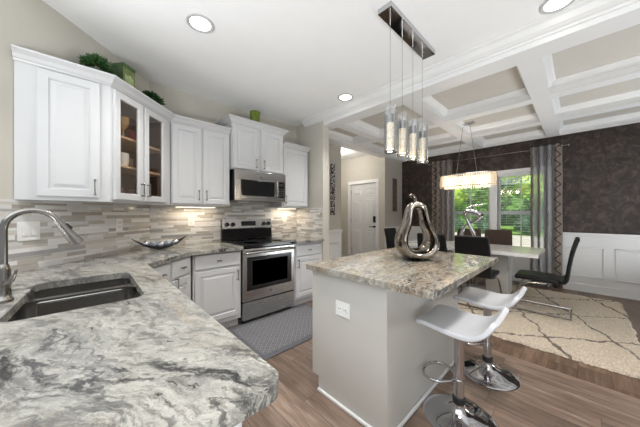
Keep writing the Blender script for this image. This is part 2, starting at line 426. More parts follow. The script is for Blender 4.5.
    def panel(s, x0, x1, z0, z1, y, loops, fill=True):
        """concentric rectangles in the xz plane; loops of (inset, outward height); outward is -y"""
        rings = [[(x0 + i, y - h, z0 + i), (x1 - i, y - h, z0 + i), (x1 - i, y - h, z1 - i), (x0 + i, y - h, z1 - i)] for i, h in loops]
        if fill: s.loopskin(rings, True, True, True)
        else: s.loopskin(rings + [rings[0]], True)
        bmesh.ops.remove_doubles(s.bm, verts=s.bm.verts, dist=1e-6); bmesh.ops.recalc_face_normals(s.bm, faces=s.bm.faces)
        return s
    def sphere(s, c, r, u=16, v=10, sc=(1, 1, 1)):
        bmesh.ops.create_uvsphere(s.bm, u_segments=u, v_segments=v, radius=r, matrix=Matrix.Translation(c) @ Matrix.Diagonal((*sc, 1)))
        return s
    def xf(s, mat): bmesh.ops.transform(s.bm, matrix=mat, verts=s.bm.verts); return s
    def build(s, name, mat, parent=None, smooth=False, loc=None):
        me = bpy.data.meshes.new(name); s.bm.to_mesh(me); s.bm.free()
        me.materials.append(M[mat] if isinstance(mat, str) else mat)
        if smooth:
            for p in me.polygons: p.use_smooth = True
            try: me.set_sharp_from_angle(angle=rad(38))
            except Exception: pass
        o = bpy.data.objects.new(name, me); COL.objects.link(o)
        if parent: o.parent = parent
        if loc: o.location = loc
        return o

def tag(o, label=None, cat=None, group=None, kind=None):
    if label: o['label'] = label
    if cat: o['category'] = cat
    if group: o['group'] = group
    if kind: o['kind'] = kind
    return o
def thing(name, label, cat, loc=(0, 0, 0), rz=0, group=None):
    o = bpy.data.objects.new(name, None); COL.objects.link(o); o.location = loc; o.rotation_euler = (0, 0, rz); o.empty_display_size = .05
    return tag(o, label, cat, group)
def struct(o): o['kind'] = 'structure'; return o
def kids(o): return [c for c in bpy.data.objects if c.parent == o]
def copy_tree(o, parent=None):
    c = o.copy(); COL.objects.link(c)
    if parent: c.parent = parent
    for ch in kids(o): copy_tree(ch, c)
    return c
def rounded(pts, rs, seg=6):
    out = []; n = len(pts)
    for i, p in enumerate(pts):
        r = rs[i] if isinstance(rs, (list, tuple)) else rs
        p = Vector(p)
        if r <= 0: out.append(tuple(p)); continue
        a = (Vector(pts[i - 1]) - p).normalized(); b = (Vector(pts[(i + 1) % n]) - p).normalized()
        half = a.angle(b) / 2; t = r / math.tan(half)
        c = p + (a + b).normalized() * (r / math.sin(half)); s0 = p + a * t; s1 = p + b * t
        v0 = s0 - c; v1 = s1 - c; ang = v0.angle(v1); sg = 1 if v0.x * v1.y - v0.y * v1.x > 0 else -1
        for k in range(seg + 1):
            th = sg * ang * k / seg; out.append((c.x + v0.x * math.cos(th) - v0.y * math.sin(th), c.y + v0.x * math.sin(th) + v0.y * math.cos(th)))
    return out

# ------------------------------------------------------------------ key plan dimensions
H = 2.76
YB = 3.284; XP = 2.58; YPE = 2.646; XD = 5.951; YA = 3.16; XH = 3.71; XF = 5.13
D45 = Vector((.70711, .70711))
CORN = Vector((.511, YB))
def diag(s_, off=0):     # point s metres back along the diagonal wall from the corner, off metres into the room
    return (CORN.x - .70711 * s_ + .70711 * off, CORN.y - .70711 * s_ - .70711 * off)

# ------------------------------------------------------------------ structure
struct(MB().box(-3.5, 2.78, -3.5, 6.5, -.1, 0).build('floor', 'floor_k'))
struct(MB().box(2.78, 6.1, -2.2, 6.5, -.1, 0).build('floor_dining', 'floor_d'))
struct(MB().box(-3.5, 2.60, -3.5, 4.0, H, H + .1).build('ceiling', 'ceiling'))
struct(MB().box(2.60, 6.1, -2.2, 3.28, H, H + .1).build('ceiling_coffer', 'coffer'))
struct(MB().box(2.60, 6.1, 3.28, 6.5, H, H + .1).build('ceiling_hall', 'ceiling'))
struct(MB().box(.45, XH, YB, YB + .12, 0, H).build('wall_back', 'wall'))
a0, a1 = diag(0), diag(1.46); b1, b0 = diag(1.46, -.12), diag(0, -.12)
struct(MB().prism([a1, a0, b0, b1], 0, H).build('wall_left', 'wall'))
struct(MB().box(XP, 2.71, YPE, YB, 0, H).build('wall_pantry', 'wall'))
struct(MB().box(XH - .12, XH, YB + .12, 6.4, 0, H).build('wall_hall', 'wall'))
# door wall with an opening for the door
dw = MB(); dw.box(XF, XF + .12, YA + .12, 3.40, 0, H); dw.box(XF, XF + .12, 4.20, 6.4, 0, H); dw.box(XF, XF + .12, 3.40, 4.20, 2.05, H)
struct(dw.build('wall_foyer', 'wall'))
struct(MB().box(XH, XF, 6.3, 6.4, 0, H).build('wall_hall_end', 'wall'))
struct(MB().box(XF, XD, YA, YA + .12, 0, H).build('wall_dining_left', 'wall'))
# window wall: dark paper above the chair rail
WY0, WYM0, WYM1, WY1, WZ0, WZ1 = .40, 1.115, 1.245, 1.97, .56, 2.06
ww = MB()
ww.box(XD, XD + .14, -2.2, WY0, 0, H); ww.box(XD, XD + .14, WY1, YA + .12, 0, H)
ww.box(XD, XD + .14, WY0, WY1, WZ1, H); ww.box(XD, XD + .14, WY0, WY1, 0, WZ0); ww.box(XD, XD + .14, WYM0, WYM1, WZ0, WZ1)
struct(ww.build('wall_right', 'darkwall'))
struct(MB().box(.3, 2.60, -2.2, -2.08, 0, H).build('wall_light_block', 'wall'))  # unseen wall added to block light reaching the island side
struct(MB().box(2.60, XD, -2.2, -2.08, 0, H).build('wall_dining_right', 'darkwall'))

# wainscot: board, cap rail, base and picture-frame moulding
def wainscot(name, spans, axis, wallc, sgn, frames, zb=(.0, .93)):
    """axis 'y': wall runs along y at x=wallc, room on the sgn side"""
    m = MB()
    def bx(u0, u1, z0, z1, t0, t1, bev=0):
        if axis == 'y': m.box(wallc + sgn * t0, wallc + sgn * t1, u0, u1, z0, z1, bev)
        else: m.box(u0, u1, wallc + sgn * t0, wallc + sgn * t1, z0, z1, bev)
    for u0, u1 in spans:
        bx(u0, u1, 0, .93, 0, .012); bx(u0, u1, .925, .968, 0, .038, .006); bx(u0, u1, .885, .925, 0, .022, .005)
        bx(u0, u1, 0, .125, .012, .028, .005); bx(u0, u1, 0, .018, .028, .040, .004)
    for u0, u1, z0, z1 in frames:
        for q in ((u0, u1, z1 - .022, z1), (u0, u1, z0, z0 + .022), (u0, u0 + .022, z0, z1), (u1 - .022, u1, z0, z1)): bx(*q, .012, .034, .008)
    return struct(m.build(name, 'trim'))
wainscot('trim_1', [(-2.08, WY0 - .09), (WY1 + .09, YA)], 'y', XD, -1,
         [(-.289, .27, .245, .735), (-.99, -.394, .24, .735), (-1.72, -1.10, .24, .735), (2.15, 3.05, .245, .735)])
wainscot('trim_2', [(2.711, XH)], 'x', YB, -1, [(2.85, 3.18, .245, .735), (3.30, 3.62, .245, .735)])
wainscot('trim_3', [(XF, XD - .04)], 'x', YA, -1, [(5.25, 5.85, .245, .735)])
wt = MB(); wt.box(XD - .014, XD, WY0 - .08, WY1 + .08, 0, WZ0 - .04); wt.box(XD - .03, XD, WY0 - .08, WY1 + .08, 0, .125, .004)
struct(wt.build('trim_4', 'trim'))
# window casings
wc = MB()
wc.box(XD - .022, XD + .03, WY0 - .075, WY0, WZ0, WZ1 + .07, .004); wc.box(XD - .022, XD + .03, WY1, WY1 + .075, WZ0, WZ1 + .07, .004)
wc.box(XD - .024, XD + .03, WY0 - .08, WY1 + .08, WZ1, WZ1 + .075, .004); wc.box(XD - .022, XD + .03, WYM0, WYM1, WZ0, WZ1, .004)
wc.box(XD - .05, XD + .03, WY0 - .09, WY1 + .09, WZ0 - .035, WZ0, .006)
struct(wc.build('trim_5', 'trim'))
for i, (y0, y1) in enumerate(((WY0, WYM0), (WYM1, WY1))):
    f = MB(); X = XD + .06; zm = 1.30
    f.box(X, X + .05, y0, y0 + .035, WZ0, WZ1); f.box(X, X + .05, y1 - .035, y1, WZ0, WZ1)
    f.box(X, X + .05, y0, y1, WZ0, WZ0 + .05); f.box(X, X + .05, y0, y1, WZ1 - .045, WZ1)
    f.box(X - .012, X + .05, y0, y1, zm - .035, zm + .035)
    ym = (y0 + y1) / 2; f.box(X + .02, X + .035, ym - .009, ym + .009, WZ0, WZ1)
    w = struct(f.build('window_%d' % (i + 1), 'rail'))
    MB().box(X + .022, X + .028, y0 + .03, y1 - .03, WZ0 + .04, WZ1 - .04).build('pane', 'glass', w)

# header beam, coffer beams
BZ = 2.62
hb = MB().box(2.60, 2.81, -2.2, 3.06, BZ, H); struct(hb.build('trim_6', 'trim'))
crown_k = [(0, H), (.105, H), (.105, H - .012), (.080, H - .022), (.055, H - .055), (.030, H - .075), (.018, H - .078), (.012, H - .096), (0, H - .096)]
struct(MB().sweep(crown_k, [(2.60, 3.06), (2.60, -2.2)]).build('trim_7', 'trim'))
cove = [(0, H), (.06, H), (.06, H - .008), (.045, H - .016), (.028, H - .045), (.010, H - .062), (0, H - .062)]
lip = [(0, BZ), (.012, BZ), (.012, BZ + .014), (.004, BZ + .022), (0, BZ + .022)]
cells_x = [(2.81, 3.79), (3.92, 4.83), (4.96, 5.85)]; cells_y = [(-2.08, -.84), (-.71, .23), (.37, 1.335), (1.465, 2.44), (2.57, 3.06)]
bm_ = MB()
for x0, x1 in ((3.79, 3.92), (4.83, 4.96)): bm_.box(x0, x1, -2.08, 3.06, BZ, H)
struct(bm_.build('trim_8', 'trim'))
bm_ = MB()
for y0, y1 in ((-.84, -.71), (.23, .37), (1.335, 1.465), (2.44, 2.57)):
    for x0, x1 in cells_x: bm_.box(x0, x1, y0, y1, BZ, H)
struct(bm_.build('trim_9', 'trim'))
struct(MB().box(5.85, XD, -2.08, 3.06, BZ + .018, H).build('trim_10', 'trim'))
struct(MB().box(2.60, XD, 3.06, YA + .12, BZ, H).build('trim_11', 'trim'))
bm_ = MB()
for x0, x1 in cells_x:
    for y0, y1 in cells_y:
        loop = [(x0, y0), (x0, y1), (x1, y1), (x1, y0)]
        bm_.sweep(cove, loop, True); bm_.sweep([(o, z) for o, z in lip], loop, True)
struct(bm_.build('trim_12', 'trim'))

# base trims in the hall, door casing
cs = MB()
cs.box(XF - .02, XF, 3.32, 3.40, 0, 2.049, .004); cs.box(XF - .02, XF, 4.20, 4.28, 0, 2.049, .004); cs.box(XF - .02, XF, 3.32, 4.28, 2.05, 2.13, .004)
cs.box(XF - .015, XF, 4.28, 6.3, 0, .12); cs.box(XF - .015, XF, YA, 3.32, 0, .12)
struct(cs.build('trim_13', 'trim'))
# six-panel door
dr = MB(); t = .045
dr.box(XF + .03, XF + .03 + t, 3.402, 4.198, .01, 2.045)
door = struct(dr.build('door_1', 'door'))
for cx in (3.60, 4.00):
    for z0, z1 in ((1.74, 1.93), (1.02, 1.64), (.22, .88)):
        p = MB(); p.panel(-.14, .14, z0, z1, 0, [(0, 0), (.012, .012), (.026, .001), (.038, .001), (.062, .014)])
        p.xf(Matrix.Translation((XF + .0305, cx, 0)) @ Matrix.Rotation(-PI / 2, 4, 'Z')).build('door_panel', 'door', door)
k = MB(); k.cyl((XF + .03, 3.463, .96), (XF - .03, 3.463, .96), .027, .020); k.tube([(XF - .03, 3.463, .96), (XF - .045, 3.50, .962), (XF - .04, 3.575, .955)], .010)
k.build('door_handle', 'iron', door, True)
MB().box(XF - .008, XF + .03, 3.43, 3.495, 1.06, 1.22, .012).build('keypad_lock', 'iron', door)
for z in (.35, 1.1, 1.85): MB().cyl((XF + .02, 4.198, z - .045), (XF + .02, 4.198, z + .045), .008, n=8).build('hinge', 'nickel', door)

# backsplash tile, each run built in its own frame so the strips follow the wall
def backsplash(name, p0, ang, L, z0=.9145, z1=1.374):
    o = MB().box(0, L, -.008, 0, z0, z1).build(name, 'tile'); o.location = (p0[0], p0[1], 0); o.rotation_euler = (0, 0, ang); return struct(o)
dl = 1.42; p = diag(dl)
backsplash('wall_tile_left', p, PI / 4, dl - .006)
backsplash('wall_tile_back', (CORN.x + .002, YB), 0, XP - CORN.x - .002, z1=1.45)
backsplash('wall_tile_pantry', (XP, YB - .009), -PI / 2, YB - .009 - YPE - .015)

# ------------------------------------------------------------------ cabinets
DOOR = [(0, 0), (0, .016), (.004, .020), (.052, .020), (.058, .011), (.066, .011), (.088, .019)]
DRAWER = [(0, 0), (0, .014), (.006, .020)]
def pull(parent, x, z, vertical=True, L=.10, y=-.02):
    m = MB(); d = L / 2
    a, b = ((x, z - d), (x, z + d)) if vertical else ((x - d, z), (x + d, z))
    for q in (a, b): m.cyl((q[0], y, q[1]), (q[0], y - .028, q[1]), .0065, n=8); m.sphere((q[0], y - .028, q[1]), .0085, 8, 6)
    m.cyl((a[0], y - .028, a[1]), (b[0], y - .028, b[1]), .0045, n=8)
    return m.build('handle', 'nickel', parent, True)
def cdoor(root, x0, x1, z0, z1, hx=None, hz=None, vert=True, name='door'):
    d = MB().panel(x0, x1, z0, z1, -.0005, DOOR).build(name, 'cab', root)
    if hx is not None: pull(d, hx, hz, vert)
    return d
def cdrawer(root, x0, x1, z0, z1, L=.10):
    d = MB().panel(x0, x1, z0, z1, -.0005, DRAWER).build('drawer', 'cab', root)
    if L: pull(d, (x0 + x1) / 2, (z0 + z1) / 2, False, L)
    return d
ccrown = [(.0, 0), (.006, 0), (.012, .012), (.020, .016), (.034, .038), (.052, .052), (.060, .056), (.060, .068), (0, .068)]
def cpro(z): return [(o, z + h) for o, h in ccrown]

UZ0, UZ1 = 1.375, 2.25
# two-door wall cabinet left of the microwave
c = thing('wall_cabinet', 'white double door wall cabinet left of the microwave', 'cabinet', (.648, 2.954, 0))
MB().box(0, .630, 0, .322, UZ0, UZ1).build('body', 'cab', c)
cdoor(c, .008, .300, UZ0 + .018, UZ1 - .012, .268, UZ0 + .115); cdoor(c, .316, .622, UZ0 + .018, UZ1 - .012, .348, UZ0 + .115)
# wall cabinet over the microwave
c = thing('wall_cabinet', 'taller white wall cabinet above the microwave with a green pot on top', 'cabinet', (1.285, 2.91, 0))
MB().box(0, .758, 0, .366, 1.834, 2.40).build('body', 'cab', c)
cdoor(c, .012, .352, 1.846, 2.385, .318, 1.93); cdoor(c, .398, .742, 1.846, 2.385, .432, 1.93)
MB().sweep(cpro(2.40), [(0, .366), (0, 0), (.758, 0), (.758, .366)]).build('crown', 'cab', c)
# cabinet right of microwave
c = thing('wall_cabinet', 'single door white wall cabinet right of the microwave against the pantry wall', 'cabinet', (2.048, 2.954, 0))
MB().box(0, .49, 0, .322, UZ0, UZ1).build('body', 'cab', c)
cdoor(c, .020, .478, UZ0 + .018, UZ1 - .012, .052, UZ0 + .115)
MB().sweep(cpro(UZ1), [(0.012, 0), (.49, 0), (.49, .322)]).build('crown', 'cab', c)
# diagonal glass-door cabinet
A = Vector((.135, 2.441)); GL = .714
c = thing('glass_door_cabinet', 'white corner wall cabinet with two glass doors showing glassware', 'cabinet', (A.x, A.y, 0), PI / 4)
m = MB(); th = .018; dp = .318
m.box(0, th, 0, dp, UZ0, UZ1); m.box(GL - th, GL, 0, dp, UZ0, UZ1); m.box(th, GL - th, 0, dp, UZ0, UZ0 + .02); m.box(th, GL - th, 0, dp, UZ1 - .02, UZ1)
m.box(th, .035, 0, .018, UZ0 + .02, UZ1 - .02); m.box(GL - .085, GL - th, 0, .018, UZ0 + .02, UZ1 - .02); m.box(.035, GL - .085, 0, .018, UZ0 + .02, UZ0 + .04); m.box(.035, GL - .085, 0, .018, UZ1 - .04, UZ1 - .02)
m.box(.315, .335, 0, .018, UZ0 + .04, UZ1 - .04)
m.build('body', 'cab', c)
li = MB(); li.box(th + .001, GL - th - .001, dp - .012, dp - .002, UZ0 + .021, UZ1 - .021); li.box(th + .0005, th + .006, .02, dp - .013, UZ0 + .021, UZ1 - .021); li.box(GL - th - .006, GL - th - .0005, .02, dp - .013, UZ0 + .021, UZ1 - .021)
li.build('lining', 'interior', c)
for z in (1.665, 1.905): MB().box(th + .007, GL - th - .007, .03, dp - .014, z, z + .018).build('shelf', 'shelf', c)
GD = [(0, 0), (0, .016), (.004, .020), (.050, .020), (.056, .012), (.056, 0)]
for x0, x1, hx in ((.018, .312, .285), (.330, .624, .358)):
    d = MB().panel(x0, x1, UZ0 + .018, UZ1 - .012, -.0005, GD, fill=False).build('door', 'cab', c)
    MB().box(x0 + .054, x1 - .054, -.010, -.006, UZ0 + .07, UZ1 - .064).build('pane', 'cabglass', d); pull(d, hx, UZ0 + .115)
# angled end cabinet
c = thing('wall_cabinet', 'white single door wall cabinet at far left above the sink', 'cabinet', (0, 0, 0))
MB().prism([(-.3265, 2.441), (.135, 2.441), (-.0985, 2.6735)], UZ0, UZ1).build('body', 'cab', c)
d = MB().panel(-.232, .076, UZ0 + .026, UZ1 - .012, 2.4405, DOOR).build('door', 'cab', c); pull(d, .048, UZ0 + .10, y=2.42)
# one crown across the left run
tag(MB().sweep(cpro(UZ1), [(-.33, 2.441), (.135, 2.441), (.648, 2.954), (1.278, 2.954)]).build('crown_molding', 'cab'),
    'white crown molding running over the left wall cabinets and bending at the corner', 'molding')

# glassware inside the glass cabinet
R45 = Matrix.Rotation(PI / 4, 4, 'Z')
def inside(x, y, z): v = R45 @ Vector((x + .085, y - .06, 0)); return (A.x + v.x, A.y + v.y, z)
def goblet(x, y, z, s, mat, label):
    prof = [(.032, 0), (.033, .003), (.006, .010), (.005, .055), (.020, .072), (.032, .10), (.030, .135), (.027, .135), (.029, .10), (0, .075)]
    o = MB().lathe([(r * s, h * s) for r, h in prof], n=16).build('goblet', mat, None, True, inside(x, y, z)); return tag(o, label, 'goblet')
def cup(x, y, z, r, h, mat, name, label, cat):
    o = MB().lathe([(r * .8, 0), (r, h * .4), (r, h), (r * .9, h), (r * .9, h * .4), (0, h * .1)], n=16).build(name, mat, None, True, inside(x, y, z)); return tag(o, label, cat)
goblet(.15, .16, 1.923, 1.35, 'amber', 'amber goblet on the top shelf behind the left glass door')
cup(.235, .15, 1.923, .036, .085, 'red', 'mug', 'dark red mug on the top shelf behind the left glass door', 'mug')
cup(.115, .22, 1.923, .030, .06, 'whitecer', 'cup', 'small white cup beside the amber goblet on the top shelf', 'cup')
cup(.145, .16, 1.683, .045, .115, 'whitecer', 'tumbler', 'pale patterned tumbler on the middle shelf behind the left glass door', 'tumbler')
cup(.25, .19, 1.683, .032, .09, 'amber', 'tumbler', 'amber tumbler on the middle shelf beside the pale one', 'tumbler')
goblet(.41, .15, 1.683, .95, 'cabglass', 'clear stemmed glass on the middle shelf behind the right glass door')
cup(.12, .16, 1.395, .034, .10, 'pinkcer', 'tumbler', 'plum tumbler at the left of the bottom shelf behind the left glass door', 'tumbler')
cup(.20, .14, 1.395, .036, .09, 'pinkcer', 'tumbler', 'plum tumbler in the middle of the bottom shelf behind the left glass door', 'tumbler')
cup(.27, .17, 1.395, .033, .10, 'amber', 'tumbler', 'amber tumbler at the right of the bottom shelf behind the left glass door', 'tumbler')
cup(.42, .15, 1.395, .03, .16, 'cabglass', 'tumbler', 'tall clear tumbler on the bottom shelf behind the right glass door', 'tumbler')

# under-cabinet lamps
def underlamp(x, y, L, rz, label):
    t_ = thing('under_cabinet_light', label, 'light', (x, y, UZ0 - .001), rz)
    MB().box(-L / 2, L / 2, -.02, .02, -.014, 0).build('housing', 'plastic', t_)
    MB().box(-L / 2 + .01, L / 2 - .01, -.012, .012, -.0165, -.0143).build('diffuser', 'led', t_)
    l = lamp('under_cabinet_lamp', 'AREA', (x, y, UZ0 - .022), UNDER_W, (1, .82, .60), (0, 0, rz), shape='RECTANGLE', size=L, size_y=.03); return t_
underlamp(.96, 3.16, .45, 0, 'slim warm strip light under the double door wall cabinet')
underlamp(2.29, 3.16, .36, 0, 'slim warm strip light under the wall cabinet right of the microwave')

# base cabinets
BZ0, BZ1 = .10, .876
c = thing('base_cabinet', 'white base cabinet with one drawer and one door left of the range', 'cabinet', (.775, 2.66, 0))
MB().box(0, .507, 0, .60, BZ0, BZ1).build('body', 'cab', c); MB().box(0, .507, .07, .59, 0, BZ0).build('toe_kick', 'cab', c)
cdrawer(c, .014, .487, .712, .860, .03); cdoor(c, .014, .487, .150, .690, .455, .60)
c = thing('base_cabinet', 'white base cabinet with drawer and door between the range and pantry wall', 'cabinet', (2.052, 2.66, 0))
MB().box(0, .525, 0, .60, BZ0, BZ1).build('body', 'cab', c); MB().box(0, .525, .07, .59, 0, BZ0).build('toe_kick', 'cab', c)
cdrawer(c, .014, .490, .700, .845, .03); cdoor(c, .014, .490, .135, .680, .046, .60)
# diagonal corner base
q0 = Vector((.310, 2.212)); DL = .633
c = thing('base_cabinet', 'white angled corner base cabinet with two drawers and two doors', 'cabinet', (q0.x, q0.y, 0), PI / 4)
MB().box(0, DL, 0, .56, BZ0, BZ1).build('body', 'cab', c); MB().box(.01, DL - .01, .07, .55, 0, BZ0).build('toe_kick', 'cab', c)
cdrawer(c, .055, .275, .715, .860, .04); cdrawer(c, .318, .585, .715, .860, .04)
cdoor(c, .055, .275, .15, .690, .245, .62); cdoor(c, .318, .585, .15, .690, .35, .655)
# sink run
c = thing('sink_cabinet', 'white peninsula cabinet carrying the sink and granite counter', 'cabinet', (0, 0, 0))
m = MB(); m.box(-.56, .250, .515, .535, 0, BZ1); m.box(.232, .250, .536, 2.19, BZ0, BZ1); m.box(-.56, -.542, .536, 2.10, 0, BZ1); m.box(-.54, .231, .536, 2.10, BZ0, BZ0 + .02); m.build('body', 'cab', c)
MB().box(.165, .185, .54, 2.1, 0, BZ0 - .001).build('toe_kick', 'cab', c)
for y0, y1 in ((.55, .93), (.95, 1.36), (1.38, 1.76), (1.78, 2.15)):
    p = MB().panel(y0, y1, .15, .85, 0, DOOR); p.xf(Matrix.Translation((.2505, 0, 0)) @ Matrix.Rotation(PI / 2, 4, 'Z')); d = p.build('door', 'cab', c)

# countertops
def edge_bevel(o, w=.006):
    b = o.modifiers.new('edge', 'BEVEL'); b.width = w; b.segments = 3; b.limit_method = 'ANGLE'; b.angle_limit = rad(50); return o
cz0, cz1 = .877, .914
outer = [(.329, .455), (.329, 2.19), (.739, 2.60), (1.286, 2.60), (1.286, YB - .009), (CORN.x + .004, YB - .009), diag(1.46, .009), (-.60, 2.10), (-.60, .455)]
outer = rounded(outer, [.045, .012, .10, 0, 0, 0, 0, 0, .03])
SX0, SX1, SY0, SY1 = -.215, .197, 1.345, 1.99
hole = rounded([(SX0 - .008, SY0), (SX1, SY0), (SX1, SY1), (SX0 + .028, SY1)], [.05, .06, .05, .05])
ct = MB().slab(outer, [hole], cz0, cz1).build('countertop', 'granite_y'); edge_bevel(ct)
tag(ct, 'large grey veined granite countertop around the sink reaching to the range', 'countertop')
ct = MB().box(2.050, XP - .010, 2.60, YB - .009, cz0, cz1).build('countertop', 'granite_y'); edge_bevel(ct)
tag(ct, 'short granite countertop between the range and the pantry wall', 'countertop')

# sink
sk = thing('sink', 'stainless undermount double bowl sink set in the granite counter', 'sink', (0, 0, 0))
def bowl_mb(x0, x1, y0, y1, depth, r):
    m = MB(); zt = .8765; rings = []
    for ins, z, rr in ((-.02, zt, r + .02), (0, zt, r), (.0, zt - .004, r), (.012, zt - depth + .03, r), (.035, zt - depth, r)):
        rings.append([(x, y, z) for x, y in rounded([(x0 + ins, y0 + ins), (x1 - ins, y0 + ins), (x1 - ins, y1 - ins), (x0 + ins, y1 - ins)], max(.02, rr - max(0, ins) * .3), 6)])
    m.loopskin(rings, True, False, True); return m
bowl_mb(SX0 - .002, SX1 + .002, 1.795, SY1 + .002, .19, .05).build('bowl', 'sinksteel', sk, True)
bowl_mb(SX0 - .002, SX1 + .002, SY0 - .002, 1.755, .22, .06).build('bowl', 'sinksteel', sk, True)
MB().box(SX0 - .002, SX1 + .002, 1.753, 1.797, .852, .8690, .006).build('divider', 'sinksteel', sk)
for y, zz in ((1.89, .008), (1.55, -.022)): MB().lathe([(0, .680), (.03, .680), (.042, .6845), (.043, .680), (.044, .679)], (0, y, zz), 20).build('drain', 'darknickel', sk, True)
# faucet
fc = thing('faucet', 'brushed nickel gooseneck pull down faucet at left of the sink', 'faucet', (-.250, 1.66, .914))
MB().lathe([(.029, 0), (.029, .012), (.024, .018), (.021, .05), (.021, .135), (.018, .15), (.0145, .16), (0, .162)], n=24).build('base', 'nickel', fc, True)
pts = [(0, 0, .155), (0, 0, .30)]
for i in range(1, 13):
    a = PI - i / 12 * rad(155); pts.append((.081 + .081 * math.cos(a), 0, .305 + .081 * math.sin(a)))
e = Vector(pts[-1]); dv = (Vector(pts[-1]) - Vector(pts[-2])).normalized()
MB().tube(pts, .0125, 14).build('spout', 'nickel', fc, True)
h1 = e + dv * .015; h2 = e + dv * .05; h3 = e + dv * .130
MB().tube([e - dv * .004, h1, h1 + dv * .002, h2, h3], [.0135, .0145, .0165, .018, .0255], 16).build('spray_head', 'nickel', fc, True)
MB().tube([h1 + dv * .016 + Vector((.012, 0, .011)), h2 + dv * .012 + Vector((.0155, 0, .0135))], .006, 8).build('spray_button', 'blackm', fc, True)
hd = MB(); hd.cyl((0, 0, .085), (.012, -.034, .085), .017, n=14); hd.tube([(.012, -.034, .085), (.030, -.055, .10), (.045, -.085, .145)], [.012, .009, .006], 10)
hd.build('lever', 'nickel', fc, True)

# outlets and switches
def outlet(name, label, loc, rz, w=.075, h=.118, mode='outlet'):
    t_ = thing(name, label, 'outlet' if mode == 'outlet' else 'switch', loc, rz)
    MB().box(-w / 2, w / 2, -.006, 0, -h / 2, h / 2, .003).build('plate', 'plastic', t_)
    n = max(1, round(w / .06)) if mode != 'outlet' else 1
    if mode == 'outlet':
        for dz in ((-.021, .021) if h > w else (0,)):
            for dx in ((0,) if h > w else (-.024, .024)):
                so = MB().box(dx - .016, dx + .016, -.009, -.0062, dz - .014, dz + .014, .004).build('socket', 'plastic', t_)
                sl = MB(); sl.box(dx - .008, dx - .005, -.0098, -.0092, dz - .004, dz + .006); sl.box(dx + .005, dx + .008, -.0098, -.0092, dz - .004, dz + .006); sl.build('slots', 'blackm', so)
    else:
        for k_ in range(n):
            x = (k_ - (n - 1) / 2) * .046; MB().box(x - .016, x + .016, -.011, -.0062, -.032, .032, .003).build('rocker', 'plastic', t_)
    return t_
pt = Vector((-.279, 2.494)) + Vector((.70711, -.70711)) * .009
outlet('wall_switch', 'white triple wall switch plate on the tile behind the faucet', (pt.x, pt.y, 1.17), PI / 4, .125, .125, 'switch')
pt = Vector((.220, 2.993)) + Vector((.70711, -.70711)) * .009
outlet('wall_outlet', 'white outlet on the tile under the glass door cabinet', (pt.x, pt.y, 1.18), PI / 4)
outlet('wall_outlet', 'white outlet on the tile left of the range', (.936, YB - .009, 1.193), 0)
outlet('wall_outlet', 'white outlet on the tile right of the range', (2.329, YB - .009, 1.215), 0)

# ------------------------------------------------------------------ range
r = thing('range', 'stainless electric range with black glass top and oven window', 'range', (1.292, 2.655, 0))
RW = .752
MB().box(0, RW, .03, .60, .03, .905).build('body', 'black', r)
for dx in (.04, RW - .04):
    for dy in (.08, .54): MB().cyl((dx, dy, 0), (dx, dy, .031), .018, n=10).build('foot', 'blackm', r)
MB().box(-.004, RW + .004, -.035, .60, .9055, .926, .005).build('cooktop', 'black', r)
for x, y, rr in ((.19, .14, .10), (.56, .14, .085), (.19, .42, .08), (.56, .42, .10)):
    MB().lathe([(rr - .003, .9262), (rr, .9266), (rr + .001, .9262)], (x, y, 0), 32).build('burner_ring', 'darknickel', r, True)
d = MB().box(0.006, RW - .006, -.015, .029, .262, .872, .006).build('oven_door', 'steel', r)
MB().box(.058, RW - .058, -.0195, -.0152, .385, .775, .002).build('oven_window', 'black', d)
w_ = MB(); w_.panel(.118, RW - .118, .43, .735, -.0196, [(0, 0), (.003, .0015), (.006, 0)], True); w_.build('window_border', 'blackm', d)
hm = MB(); hm.tube([(.03, -.016, .825), (.03, -.05, .828), (.05, -.066, .83), (RW - .05, -.066, .83), (RW - .03, -.05, .828), (RW - .03, -.016, .825)], .0145, 12); hm.build('handle', 'steel', d, True)
MB().cyl((RW / 2, -.0152, .335), (RW / 2, -.0175, .335), .011, n=16).build('badge', 'darknickel', d)
MB().box(.006, RW - .006, -.012, .029, .048, .252, .006).build('drawer', 'steel', r)
b = MB(); b.loopskin([[(x, .555, .93), (x, .612, .93), (x, .612, 1.205), (x, .578, 1.205)] for x in (0.0, RW)], True, True, True); b.build('back_guard', 'black', r)
cp = MB(); cp.loopskin([[(x, .5560, 1.07), (x, .5660, 1.085), (x, .5825, 1.2095), (x, .5755, 1.2095), (x, .5495, 1.085)] for x in (.002, RW - .002)], True, True, True); bg = cp.build('control_panel', 'steel', r)
MB().box(.27, .48, .548, .5555, 1.115, 1.180, .002).build('display', 'black', bg)
for x in (.065, .145, RW - .135, RW - .060):
    kb = MB(); kb.cyl((x, .562, 1.142), (x, .527, 1.137), .027, .022, 16); kb.box(x - .004, x + .004, .518, .528, 1.115, 1.160); kb.build('knob', 'black', bg, True)

